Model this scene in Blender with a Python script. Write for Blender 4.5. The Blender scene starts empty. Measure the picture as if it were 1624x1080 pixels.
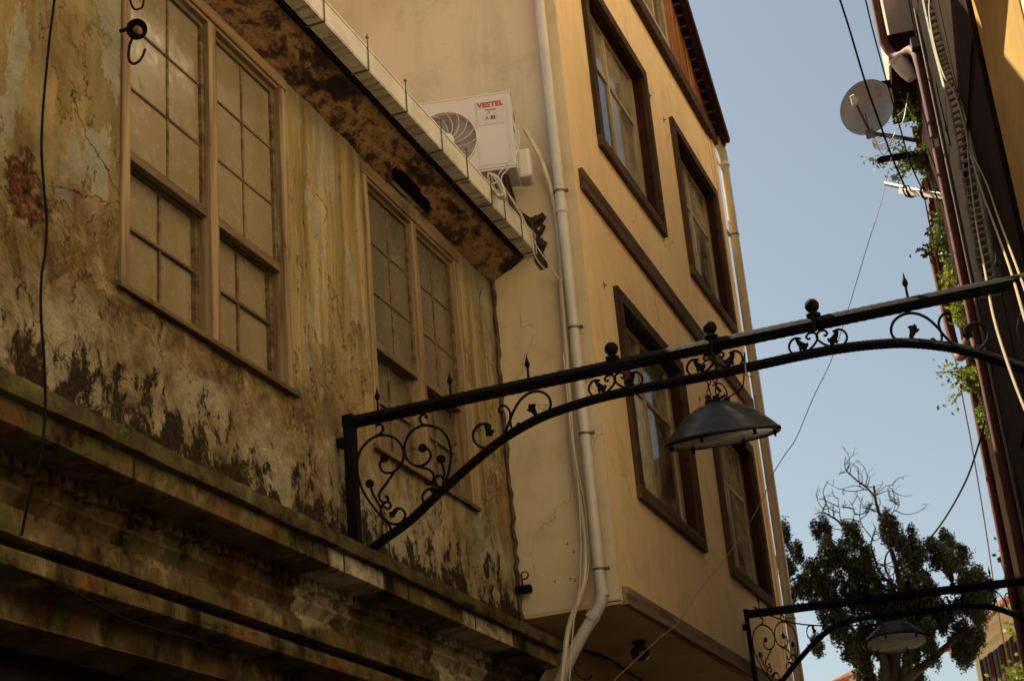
import bpy, math, random
from mathutils import Vector, Matrix, noise
R = math.radians
random.seed(7)
S = bpy.context.scene
COL = S.collection

# ------------------------------------------------------------------ camera
RM = ((0.93174901, 0.20530497, 0.29948898), (0.35335225, -0.32281987, -0.87802592), (-0.08358209, 0.92392489, -0.37333207))
CAM = Vector((0, 0, 1.6)); FPX = 2559.39
cd = bpy.data.cameras.new('camera'); cam = bpy.data.objects.new('camera', cd); COL.objects.link(cam)
cam.matrix_world = Matrix.Translation(CAM) @ Matrix(RM).to_4x4()
cd.sensor_width = 36; cd.lens = FPX / 1624 * 36; cd.clip_end = 2000; cd.clip_start = 0.1
cd.dof.use_dof = True; cd.dof.focus_distance = 8.0; cd.dof.aperture_fstop = 9.0
S.camera = cam
# ------------------------------------------------------------------ world, sun, exposure
SUN_DIR = Vector((-0.55, 0.25, 0.80)).normalized()
el = math.asin(SUN_DIR.z); az = math.atan2(SUN_DIR.x, SUN_DIR.y)
W = bpy.data.worlds.new('World'); S.world = W; W.use_nodes = True
wn = W.node_tree; wn.nodes.clear()
sky = wn.nodes.new('ShaderNodeTexSky'); sky.sky_type = 'NISHITA'; sky.sun_disc = False
sky.sun_elevation = el; sky.sun_rotation = az % (2 * math.pi)
sky.air_density = 1.0; sky.dust_density = 1.6; sky.ozone_density = 1.0; sky.altitude = 0
hs = wn.nodes.new('ShaderNodeHueSaturation'); hs.inputs['Saturation'].default_value = 0.72
tint = wn.nodes.new('ShaderNodeMix'); tint.data_type = 'RGBA'; tint.blend_type = 'MULTIPLY'
tint.inputs[0].default_value = 1.0; tint.inputs[7].default_value = (0.98, 1.0, 0.91, 1)
bgn = wn.nodes.new('ShaderNodeBackground'); bgn.inputs[1].default_value = 0.05
wo = wn.nodes.new('ShaderNodeOutputWorld')
wn.links.new(sky.outputs[0], hs.inputs['Color']); wn.links.new(hs.outputs[0], tint.inputs[6])
wn.links.new(tint.outputs[2], bgn.inputs[0]); wn.links.new(bgn.outputs[0], wo.inputs[0])
sl = bpy.data.lights.new('sun', 'SUN'); sl.energy = 5.0; sl.angle = R(0.5); sl.color = (1.0, 0.88, 0.66)
sun = bpy.data.objects.new('sun', sl); COL.objects.link(sun)
sun.rotation_euler = SUN_DIR.to_track_quat('Z', 'Y').to_euler()
S.view_settings.view_transform = 'Standard'; S.view_settings.look = 'None'
S.view_settings.exposure = 1.36; S.view_settings.gamma = 1.0
S.render.engine = 'CYCLES'
S.cycles.max_bounces = 8; S.cycles.diffuse_bounces = 5; S.cycles.transparent_max_bounces = 16

def ray(px, py):
    d = Vector((px - 812, 540 - py, -FPX))
    return Vector([sum(RM[i][j] * d[j] for j in range(3)) for i in range(3)])
def at(px, py, axis, val):
    d = ray(px, py); t = (val - CAM[axis]) / d[axis]
    return CAM + d * t

# ------------------------------------------------------------------ mesh helpers
def catmull(pts, n=6, closed=False):
    P = [Vector(p) for p in pts]
    if len(P) < 3: return P
    out = []; m = len(P)
    for i in range(m if closed else m - 1):
        if closed: a, b, c, d = P[(i - 1) % m], P[i], P[(i + 1) % m], P[(i + 2) % m]
        else: a, b, c, d = P[max(i - 1, 0)], P[i], P[i + 1], P[min(i + 2, m - 1)]
        for k in range(n):
            t = k / n
            out.append(0.5 * ((2 * b) + (c - a) * t + (2 * a - 5 * b + 4 * c - d) * t * t + (3 * b - a - 3 * c + d) * t ** 3))
    if not closed: out.append(P[-1])
    return out

class MB:
    def __init__(s): s.v = []; s.f = []; s.mi = []; s.cur = 0
    def add(s, vs, fs):
        o = len(s.v); s.v += [tuple(v) for v in vs]
        for f in fs: s.f.append([i + o for i in f]); s.mi.append(s.cur)
        return s
    def box(s, a, b, bev=0):
        x0, y0, z0 = a; x1, y1, z1 = b
        x0, x1 = min(x0, x1), max(x0, x1); y0, y1 = min(y0, y1), max(y0, y1); z0, z1 = min(z0, z1), max(z0, z1)
        vs = [(x, y, z) for x in (x0, x1) for y in (y0, y1) for z in (z0, z1)]
        return s.add(vs, [(0, 1, 3, 2), (4, 6, 7, 5), (0, 4, 5, 1), (2, 3, 7, 6), (0, 2, 6, 4), (1, 5, 7, 3)])
    def bar(s, p, q, w, h, up=(0, 0, 1)):
        p = Vector(p); q = Vector(q); d = (q - p).normalized(); u = Vector(up)
        r = d.cross(u).normalized(); u = r.cross(d).normalized()
        vs = []
        for c in (p, q):
            for a, b in ((-1, -1), (1, -1), (1, 1), (-1, 1)): vs.append(c + r * a * w / 2 + u * b * h / 2)
        return s.add(vs, [(3, 2, 1, 0), (4, 5, 6, 7), (0, 1, 5, 4), (1, 2, 6, 5), (2, 3, 7, 6), (3, 0, 4, 7)])
    def tube(s, pts, r, n=8, cap=True, rf=None, rot=0.0, squarish=False):
        P = [Vector(p) for p in pts]; m = len(P)
        if m < 2: return s
        T = [(P[min(i + 1, m - 1)] - P[max(i - 1, 0)]).normalized() for i in range(m)]
        up = Vector((0, 0, 1)) if abs(T[0].z) < 0.9 else Vector((1, 0, 0))
        N = T[0].cross(up).normalized(); vs = []
        for i in range(m):
            N = (N - T[i] * N.dot(T[i])).normalized(); B = T[i].cross(N)
            rr = rf(i / (m - 1)) if rf else r
            for k in range(n):
                a = 2 * math.pi * k / n + rot * i
                q = rr(k, i) if callable(rr) else rr
                vs.append(P[i] + (N * math.cos(a) + B * math.sin(a)) * q)
        fs = [(i * n + k, i * n + (k + 1) % n, (i + 1) * n + (k + 1) % n, (i + 1) * n + k) for i in range(m - 1) for k in range(n)]
        if cap: fs += [tuple(range(n - 1, -1, -1)), tuple(range((m - 1) * n, m * n))]
        return s.add(vs, fs)
    def lathe(s, prof, c=(0, 0, 0), n=32, axis='z', M=None):
        vs = []
        for r, z in prof:
            for k in range(n):
                a = 2 * math.pi * k / n
                p = Vector((r * math.cos(a), r * math.sin(a), z))
                if M: p = M @ p
                vs.append(p + Vector(c))
        m = len(prof)
        fs = [(i * n + k, i * n + (k + 1) % n, (i + 1) * n + (k + 1) % n, (i + 1) * n + k) for i in range(m - 1) for k in range(n)]
        fs += [tuple(range(n - 1, -1, -1)), tuple(range((m - 1) * n, m * n))]
        return s.add(vs, fs)
    def prism(s, poly, d):
        d = Vector(d); n = len(poly); vs = [Vector(p) for p in poly] + [Vector(p) + d for p in poly]
        return s.add(vs, [tuple(range(n - 1, -1, -1)), tuple(range(n, 2 * n))] + [(i, (i + 1) % n, n + (i + 1) % n, n + i) for i in range(n)])
    def quad(s, *p): return s.add(p, [tuple(range(len(p)))])
    def ico(s, c, r, sc=(1, 1, 1), n=10, m=7):
        prof = [(math.sin(math.pi * i / m), -math.cos(math.pi * i / m)) for i in range(m + 1)]
        prof[0] = (0.001, -1); prof[-1] = (0.001, 1); vs = []
        for a, z in prof:
            for k in range(n):
                t = 2 * math.pi * k / n
                vs.append((c[0] + r * sc[0] * a * math.cos(t), c[1] + r * sc[1] * a * math.sin(t), c[2] + r * sc[2] * z))
        return s.add(vs, [(i * n + k, i * n + (k + 1) % n, (i + 1) * n + (k + 1) % n, (i + 1) * n + k) for i in range(m) for k in range(n)])
    def build(s, name, mat, parent=None, smooth=False, local=False, bevel=0):
        me = bpy.data.meshes.new(name)
        off = Vector((0, 0, 0))
        if parent is not None and not local: off = world_loc(parent)
        me.from_pydata([tuple(Vector(v) - off) for v in s.v], [], s.f)
        for m in (mat if isinstance(mat, (list, tuple)) else [mat]): me.materials.append(m)
        for p, i in zip(me.polygons, s.mi): p.material_index = i
        me.update()
        if smooth:
            for p in me.polygons: p.use_smooth = True
            try: me.set_sharp_from_angle(angle=R(38))
            except Exception: pass
        o = bpy.data.objects.new(name, me); COL.objects.link(o)
        if parent is not None: o.parent = parent
        if bevel:
            b = o.modifiers.new('bevel', 'BEVEL'); b.width = bevel; b.segments = 2; b.limit_method = 'ANGLE'; b.angle_limit = R(50)
        return o

def world_loc(o):
    l = Vector((0, 0, 0))
    while o is not None: l += Vector(o.location); o = o.parent
    return l
def tag(o, label=None, cat=None, group=None, kind=None):
    if label: o['label'] = label
    if cat: o['category'] = cat
    if group: o['group'] = group
    if kind: o['kind'] = kind
    return o
def thing(name, label, cat, loc=(0, 0, 0), group=None, rz=0):
    o = bpy.data.objects.new(name, None); COL.objects.link(o); o.location = loc; o.rotation_euler.z = rz
    o.empty_display_size = 0.2
    return tag(o, label, cat, group)
def copy_tree(o, parent=None):
    c = o.copy(); COL.objects.link(c); c.parent = parent
    for ch in list(o.children): copy_tree(ch, c)
    return c
def root_mesh(mb, name, mat, loc, smooth=False, **k):     # a top-level mesh whose origin sits at its own base
    loc = Vector(loc)
    mb.v = [tuple(Vector(v) - loc) for v in mb.v]
    o = mb.build(name, mat, None, smooth, **k); o.location = loc
    return o

# ------------------------------------------------------------------ material helpers
class G:
    def __init__(s, name, rough=0.8, metal=0.0, spec=0.5):
        s.m = bpy.data.materials.new(name); s.m.use_nodes = True; s.nt = s.m.node_tree; s.nt.nodes.clear()
        s.o = s.n('ShaderNodeOutputMaterial'); s.b = s.n('ShaderNodeBsdfPrincipled')
        s.l(s.b.outputs[0], s.o.inputs[0])
        s.b.inputs['Roughness'].default_value = rough; s.b.inputs['Metallic'].default_value = metal
        s.b.inputs['Specular IOR Level'].default_value = spec
        s.pos = s.n('ShaderNodeNewGeometry').outputs['Position']
    def n(s, t): return s.nt.nodes.new(t)
    def l(s, a, b): s.nt.links.new(a, b)
    def put(s, sock, v):
        if isinstance(v, bpy.types.NodeSocket): s.l(v, sock)
        elif isinstance(v, tuple) and len(v) == 3 and sock.type == 'RGBA': sock.default_value = (*v, 1)
        else: sock.default_value = v
    def sc(s, k, vec=None):
        x = s.n('ShaderNodeVectorMath'); x.operation = 'MULTIPLY'; s.put(x.inputs[0], vec or s.pos); x.inputs[1].default_value = k; return x.outputs[0]
    def noise(s, scale=1, detail=6, rough=0.6, dist=0.0, vec=None, color=False):
        x = s.n('ShaderNodeTexNoise'); s.put(x.inputs['Vector'], vec or s.pos); x.inputs['Scale'].default_value = scale
        x.inputs['Detail'].default_value = detail; x.inputs['Roughness'].default_value = rough; x.inputs['Distortion'].default_value = dist
        return x.outputs['Color' if color else 'Fac']
    def vor(s, scale, feat='F1', vec=None):
        x = s.n('ShaderNodeTexVoronoi'); x.feature = feat; s.put(x.inputs['Vector'], vec or s.pos); x.inputs['Scale'].default_value = scale
        return x.outputs['Distance']
    def math(s, op, a, b=0.0, c=None, clamp=False):
        x = s.n('ShaderNodeMath'); x.operation = op; x.use_clamp = clamp; s.put(x.inputs[0], a); s.put(x.inputs[1], b)
        if c is not None: s.put(x.inputs[2], c)
        return x.outputs[0]
    def rng(s, v, a, b, c=0.0, d=1.0, smooth=True):
        x = s.n('ShaderNodeMapRange'); x.interpolation_type = 'SMOOTHSTEP' if smooth else 'LINEAR'
        s.put(x.inputs[0], v); x.inputs[1].default_value = a; x.inputs[2].default_value = b; x.inputs[3].default_value = c; x.inputs[4].default_value = d
        return x.outputs[0]
    def ramp(s, v, stops):
        x = s.n('ShaderNodeValToRGB'); s.put(x.inputs[0], v); e = x.color_ramp.elements
        while len(e) < len(stops): e.new(0.5)
        for q, (p, c) in zip(e, stops): q.position = p; q.color = (*c, 1) if len(c) == 3 else c
        return x.outputs[0]
    def mix(s, f, a, b, mode='MIX'):
        x = s.n('ShaderNodeMix'); x.data_type = 'RGBA'; x.blend_type = mode; s.put(x.inputs[0], f); s.put(x.inputs[6], a); s.put(x.inputs[7], b)
        return x.outputs[2]
    def xyz(s):
        x = s.n('ShaderNodeSeparateXYZ'); s.l(s.pos, x.inputs[0]); return x.outputs
    def bump(s, h, st=0.4, d=0.01):
        x = s.n('ShaderNodeBump'); x.inputs['Strength'].default_value = st; x.inputs['Distance'].default_value = d
        s.put(x.inputs['Height'], h); s.l(x.outputs[0], s.b.inputs['Normal']); return s
    def col(s, c): s.put(s.b.inputs['Base Color'], c); return s
    def rough(s, c): s.put(s.b.inputs['Roughness'], c); return s

def m_plaster_old():
    g = G('old_plaster', 0.95, spec=0.12); X, Y, Z = g.xyz()
    def warp(k, sc_):
        w = g.n('ShaderNodeVectorMath'); w.operation = 'ADD'; g.l(g.pos, w.inputs[0]); g.l(g.sc((0, k, k), g.noise(sc_, 5, .7, color=True)), w.inputs[1]); return w.outputs[0]
    wf = warp(.05, 14); wb = warp(.35, 2.2)
    n1 = g.noise(0.9, 5, .6); n2 = g.noise(5, 10, .70, .3); n3 = g.noise(38, 6, .7)
    st = g.noise(1, 6, .58, .15, vec=g.sc((1, 6.5, .42), wf)); st2 = g.noise(1, 6, .65, .1, vec=g.sc((1, 21, .9), wf))
    c = g.ramp(st, [(.30, (.085, .065, .025)), (.40, (.20, .155, .065)), (.455, (.36, .255, .12)), (.52, (.43, .31, .155)), (.555, (.53, .44, .28)), (.61, (.40, .39, .34)), (.72, (.30, .27, .17))])
    c2 = g.ramp(st2, [(.35, (.13, .09, .04)), (.48, (.34, .25, .12)), (.62, (.56, .46, .29))])
    c = g.mix(.38, c, c2)
    left = g.rng(g.math('ADD', Y, g.math('MULTIPLY', n1, 1.6)), 6.0, 5.4)
    cl = g.ramp(g.noise(2.4, 9, .64, .5, vec=g.sc((1, 1.1, .75))), [(.30, (.095, .062, .028)), (.42, (.22, .15, .065)), (.50, (.37, .26, .125)), (.58, (.44, .34, .19)), (.68, (.33, .29, .19))])
    c = g.mix(g.math('MULTIPLY', left, .72), c, cl)
    gr = g.rng(g.noise(1, 7, .65, .3, vec=g.sc((1, 5, .9), wf)), .53, .60)
    c = g.mix(g.math('MULTIPLY', gr, .42), c, (.22, .245, .115))
    gb = g.rng(g.noise(1, 8, .62, .2, vec=g.sc((1, 3.1, 1.2), wf)), .560, .572)
    c = g.mix(g.math('MULTIPLY', gb, .62), c, g.mix(g.rng(n2, .4, .6), (.30, .31, .28), (.44, .44, .39)))
    # crumbling render below the windows
    zz = g.math('ADD', Z, g.math('MULTIPLY', g.math('SUBTRACT', n1, .5), 1.9))
    low = g.math('MULTIPLY', g.rng(zz, 4.55, 4.15), g.rng(Y, 7.4, 5.8, .30, 1.0))
    cb = g.ramp(g.noise(6.5, 11, .74, .5), [(.33, (.03, .017, .008)), (.43, (.115, .068, .026)), (.52, (.24, .16, .07)), (.60, (.40, .30, .16)), (.70, (.50, .42, .28))])
    c = g.mix(g.math('MULTIPLY', low, .85), c, cb)
    # peeled coats with thin dark broken edges
    pn = g.noise(1, 9, .66, .3, vec=g.sc((1, 2.8, 1.9), wf))
    pz = g.rng(g.math('ADD', Z, g.math('MULTIPLY', n1, .8)), 5.9, 5.2)
    peel = g.math('MULTIPLY', g.rng(pn, .555, .562), pz); edge = g.math('MULTIPLY', g.math('SUBTRACT', g.rng(pn, .546, .556), g.rng(pn, .556, .564), clamp=True), pz)
    c = g.mix(g.math('MULTIPLY', peel, .62), c, g.ramp(n2, [(.35, (.12, .08, .035)), (.50, (.27, .19, .09)), (.65, (.45, .36, .22))]))
    c = g.mix(g.math('MULTIPLY', edge, .8), c, (.045, .028, .014))
    # brick showing through
    by = g.math('SUBTRACT', Y, 4.10); bz = g.math('SUBTRACT', Z, 4.26)
    bd = g.math('SQRT', g.math('ADD', g.math('MULTIPLY', by, by), g.math('MULTIPLY', bz, bz)))
    bm = g.rng(g.math('ADD', bd, g.math('MULTIPLY', g.math('SUBTRACT', n2, .5), .55)), .10, .06)
    c = g.mix(bm, c, g.ramp(g.noise(16, 7, .7), [(.38, (.015, .008, .005)), (.5, (.13, .05, .022)), (.62, (.30, .19, .11))]))
    # pale washed base
    bz2 = g.math('ADD', Z, g.math('MULTIPLY', g.math('SUBTRACT', n2, .5), .7))
    base = g.rng(bz2, 4.05, 3.88)
    c = g.mix(g.math('MULTIPLY', base, .72), c, g.ramp(g.noise(3.4, 9, .68, .4), [(.34, (.16, .115, .055)), (.46, (.38, .30, .18)), (.56, (.58, .51, .37)), (.68, (.42, .42, .37))]))
    # black mould in broken patches, denser towards the ledge
    mn = g.math('ADD', g.math('MULTIPLY', g.noise(1, 12, .78, .25, vec=g.sc((1, 7.5, 5.0), wf)), .78), g.math('MULTIPLY', g.noise(1, 3, .5, vec=g.sc((0, 2.3, 1.1))), .22))
    th_ = g.rng(Z, 3.60, 4.12, .455, .635, False)
    mo = g.rng(g.math('SUBTRACT', mn, th_), -.004, .022)
    c = g.mix(g.math('MULTIPLY', g.rng(g.math('SUBTRACT', mn, th_), -.05, .03), .55), c, (.10, .06, .025))
    c = g.mix(g.math('MULTIPLY', mo, .92), c, g.mix(g.rng(n3, .4, .65), (.012, .008, .004), (.05, .033, .015)))
    # water marks below the eave
    top = g.math('MULTIPLY', g.rng(g.math('ADD', Z, g.math('MULTIPLY', st2, .6)), 5.85, 6.1), .6)
    c = g.mix(top, c, (.14, .115, .06))
    cr = g.rng(g.vor(1.5, 'DISTANCE_TO_EDGE', wb), .007, .001)
    cr = g.math('MULTIPLY', cr, g.rng(g.noise(1.9, 3, .5), .52, .58))
    c = g.mix(g.math('MULTIPLY', cr, .75), c, (.045, .028, .014))
    sp = g.rng(g.noise(60, 4, .7), .62, .70)
    c = g.mix(g.math('MULTIPLY', sp, .40), c, (.09, .06, .028))
    c = g.mix(1.0, c, (.84, .81, .70), 'MULTIPLY')
    g.col(c)
    h = g.math('ADD', g.math('MULTIPLY', n2, .9), g.math('MULTIPLY', n3, .16))
    h = g.math('SUBTRACT', h, g.math('MULTIPLY', peel, .45)); h = g.math('SUBTRACT', h, g.math('MULTIPLY', cr, .6))
    h = g.math('SUBTRACT', h, g.math('MULTIPLY', bm, .8)); h = g.math('ADD', h, g.math('MULTIPLY', low, g.math('MULTIPLY', g.noise(12, 8, .7, .5), 1.1)))
    return g.bump(h, .85, .04).m

def m_cornice():
    g = G('cornice_render', 0.92, spec=0.12); X, Y, Z = g.xyz()
    n2 = g.noise(7, 10, .68, .3); seg = g.noise(1, 1, .3, vec=g.sc((0, 1.35, 0)))
    st = g.noise(1, 9, .72, .3, vec=g.sc((4, 4.5, 3.2)))
    c = g.ramp(st, [(.38, (.013, .008, .003)), (.46, (.052, .034, .013)), (.54, (.135, .092, .038)), (.64, (.30, .22, .115))])
    c = g.mix(g.math('MULTIPLY', g.rng(n2, .44, .56), .7), c, g.ramp(n2, [(.45, (.03, .019, .008)), (.6, (.15, .10, .04))]))
    o = g.rng(g.noise(1, 5, .55, .2, vec=g.sc((0, 2.1, .8))), .52, .58); c = g.mix(g.math('MULTIPLY', o, .6), c, g.mix(g.rng(n2, .4, .6), (.10, .04, .012), (.22, .10, .03)))
    p = g.rng(g.noise(1, 3, .5, .1, vec=g.sc((0, 1.25, .5))), .555, .575); c = g.mix(g.math('MULTIPLY', p, .8), c, g.ramp(g.noise(1, 9, .7, .2, vec=g.sc((3, 9, 9))), [(.36, (.10, .075, .035)), (.46, (.38, .31, .19)), (.62, (.56, .49, .34))]))  # pale patches put reflected sunlight into the cornice colour
    gr = g.rng(g.noise(1, 9, .7, .3, vec=g.sc((3, 5, 6))), .55, .60); c = g.mix(g.math('MULTIPLY', gr, .75), c, (.085, .095, .022))
    g.col(c)
    return g.bump(g.math('ADD', n2, g.math('MULTIPLY', g.noise(45, 5, .7), .3)), .7, .02).m

def m_cornice_lip():
    g = G('mossy_lip', 0.95, spec=0.15)
    c = g.ramp(g.noise(1, 8, .68, .3, vec=g.sc((2, 6, 8))), [(.35, (.03, .02, .008)), (.5, (.085, .06, .025)), (.62, (.12, .105, .035)), (.75, (.24, .19, .09))])
    return g.col(c).bump(g.noise(22, 7, .7), .8, .02).m

def m_soffit_rot():
    g = G('rotten_eave_board', 0.9, spec=0.25); X, Y, Z = g.xyz()
    n = g.noise(1, 11, .70, .12, vec=g.sc((3.6, 1.9, 1))); n2 = g.noise(16, 8, .7)
    c = g.ramp(n, [(.415, (.012, .007, .004)), (.455, (.06, .028, .010)), (.475, (.17, .085, .03)), (.51, (.33, .19, .075)), (.545, (.22, .13, .055)), (.57, (.08, .038, .013)), (.62, (.03, .015, .007)), (.68, (.34, .19, .07))])
    c = g.mix(g.math('MULTIPLY', g.rng(n2, .52, .68), .5), c, (.04, .02, .01))
    c = g.mix(g.math('MULTIPLY', g.rng(X, -2.93, -2.885), .6), c, (.05, .025, .012))
    return g.col(c).bump(g.math('ADD', n2, n), .7, .02).m

def m_gutter():
    g = G('white_gutter', 0.55)
    st = g.noise(1, 6, .7, .1, vec=g.sc((3.5, 30, 3)))
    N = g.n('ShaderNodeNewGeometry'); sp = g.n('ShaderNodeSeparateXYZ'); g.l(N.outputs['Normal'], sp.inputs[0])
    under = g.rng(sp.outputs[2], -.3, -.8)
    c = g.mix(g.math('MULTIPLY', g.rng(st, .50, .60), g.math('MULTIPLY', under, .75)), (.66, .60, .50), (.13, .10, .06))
    c = g.mix(g.math('MULTIPLY', g.rng(g.noise(3, 8, .7), .42, .62), .5), c, (.40, .33, .23)); c = g.mix(g.math('MULTIPLY', g.rng(g.noise(28, 4, .7), .58, .68), .4), c, (.20, .15, .09))
    return g.col(c).m

def m_stucco(name, a, b, dirt=.4, scale=1.0, bump=.35, streak=True):
    g = G(name, 0.9, spec=0.2)
    big = g.noise(.55 * scale, 4, .55, .3); mid = g.noise(3.2 * scale, 8, .62, .3); fine = g.noise(120, 3, .6)
    c = g.mix(g.rng(big, .35, .65), a, b)
    dk = tuple(x * .62 for x in b)
    c = g.mix(g.math('MULTIPLY', g.rng(mid, .5, .72), dirt), c, dk)
    if streak:
        st = g.noise(1, 7, .65, .3, vec=g.sc((5, 5, .45))); c = g.mix(g.math('MULTIPLY', g.rng(st, .50, .72), dirt * .75), c, tuple(x * .60 for x in a))
    sp = g.rng(g.noise(26, 3, .55), .70, .76); c = g.mix(g.math('MULTIPLY', sp, .35), c, tuple(x * .35 for x in b))
    wv = g.n('ShaderNodeVectorMath'); wv.operation = 'ADD'; g.l(g.pos, wv.inputs[0]); g.l(g.sc((.3, .3, .3), g.noise(2.5, 4, .7, color=True)), wv.inputs[1])
    cr = g.math('MULTIPLY', g.rng(g.vor(1.1, 'DISTANCE_TO_EDGE', wv.outputs[0]), .006, .002), g.rng(g.noise(1.2, 2, .5), .54, .6))
    c = g.mix(g.math('MULTIPLY', cr, .5), c, tuple(x * .3 for x in b))
    g.col(c)
    return g.bump(g.math('ADD', g.math('MULTIPLY', fine, .35), mid), bump, .008).m

def m_wood(name, a, b, c3=None, along='z', rough=.6, bump=.4, knots=True, contrast=(.38, .62), spec=.35):
    g = G(name, rough, spec=spec); k = {'x': (1.2, 22, 22), 'y': (22, 1.2, 22), 'z': (22, 22, 1.2)}[along]
    n = g.noise(1, 6, .62, .5, vec=g.sc(k)); k2 = tuple(v * 3.2 for v in k); n2 = g.noise(1, 5, .7, .2, vec=g.sc(k2))
    st = [(contrast[0], a), (contrast[1], b)]
    if c3: st.append((.78, c3))
    c = g.ramp(n, st); c = g.mix(g.math('MULTIPLY', n2, .45), c, tuple(x * .5 for x in a))
    if knots: c = g.mix(g.math('MULTIPLY', g.rng(g.noise(7, 3, .5), .64, .72), .6), c, tuple(x * .35 for x in a))
    return g.col(c).bump(g.math('ADD', n, n2), bump, .004).m

def m_flat(name, col, rough=.6, metal=0, var=.25, scale=9, spec=.5, bump=.0):
    g = G(name, rough, metal, spec)
    n = g.noise(scale, 6, .65, .2)
    g.col(g.mix(g.rng(n, .35, .7), col, tuple(x * (1 - var) for x in col)))
    if bump: g.bump(n, bump, .004)
    return g.m

def m_iron():
    g = G('black_wrought_iron', .75, .0, .08)
    n = g.noise(14, 8, .7, .3)
    c = g.ramp(n, [(.45, (.0045, .004, .0035)), (.60, (.009, .007, .005)), (.72, (.035, .017, .009))])
    g.col(c); g.rough(g.rng(n, .35, .7, .7, .9))
    return g.bump(g.noise(60, 5, .7), .35, .003).m

def m_shade():
    g = G('black_enamel_shade', .4, 0.0, .30)
    n = g.noise(5, 8, .7, .3)
    g.col(g.ramp(n, [(.4, (.004, .0042, .004)), (.7, (.009, .008, .006))])); g.rough(g.rng(n, .3, .7, .34, .6))
    g.b.inputs['Coat Weight'].default_value = .0
    return g.m

def m_pane(name, tintc, mixf=.5, rough=.05, dirt=.5):
    """Real glass sheet: partly mirror, partly see-through, with a film of dust or painted-in light."""
    g = G(name, rough); nt = g.nt
    g.nt.nodes.remove(g.b)
    gl = g.n('ShaderNodeBsdfGlossy'); gl.inputs['Roughness'].default_value = rough; gl.inputs['Color'].default_value = (.95, .97, 1, 1)
    tr = g.n('ShaderNodeBsdfTransparent'); tr.inputs['Color'].default_value = (.86, .88, .86, 1)
    df = g.n('ShaderNodeBsdfDiffuse'); df.inputs['Color'].default_value = (*tintc, 1)
    lw = g.n('ShaderNodeLayerWeight'); lw.inputs['Blend'].default_value = mixf
    a = g.n('ShaderNodeMixShader'); g.l(lw.outputs['Fresnel'], a.inputs[0]); g.l(tr.outputs[0], a.inputs[1]); g.l(gl.outputs[0], a.inputs[2])
    b = g.n('ShaderNodeMixShader')
    d = g.math('MULTIPLY', g.rng(g.noise(2.2, 7, .65, .4), .3, .7), dirt)
    g.l(d, b.inputs[0]); g.l(a.outputs[0], b.inputs[1]); g.l(df.outputs[0], b.inputs[2]); g.l(b.outputs[0], g.o.inputs[0])
    bp = g.n('ShaderNodeBump'); bp.inputs['Strength'].default_value = .12; bp.inputs['Distance'].default_value = .02
    g.l(g.noise(2.0, 2, .5), bp.inputs['Height']); g.l(bp.outputs[0], gl.inputs['Normal'])
    return g.m

def m_dusty_glass(name, a, b):
    g = G(name, .22, 0, .9); X, Y, Z = g.xyz()
    n = g.noise(1, 5, .6, .3, vec=g.sc((2, 5, 1.2))); n2 = g.noise(14, 6, .7)
    c = g.mix(g.rng(n, .35, .65), a, b); c = g.mix(g.math('MULTIPLY', g.rng(n2, .5, .8), .15), c, tuple(x * .7 for x in b))
    g.col(c); g.rough(g.rng(n2, .35, .65, .06, .32)); g.bump(g.noise(1.6, 2, .5), .15, .02)
    return g.m

def m_leaf(name, a, b):
    g = G(name, .6, 0, .3)
    oi = g.noise(2.4, 4, .6); c = g.mix(g.rng(oi, .35, .65), a, b)
    c = g.mix(g.rng(g.noise(30, 2, .5), .4, .7), c, tuple(x * .55 for x in a))
    g.col(c)
    tr = g.n('ShaderNodeBsdfTranslucent'); g.put(tr.inputs['Color'], c); mx = g.n('ShaderNodeMixShader'); mx.inputs[0].default_value = .30
    g.l(g.b.outputs[0], mx.inputs[1]); g.l(tr.outputs[0], mx.inputs[2]); g.l(mx.outputs[0], g.o.inputs[0])
    return g.m

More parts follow.
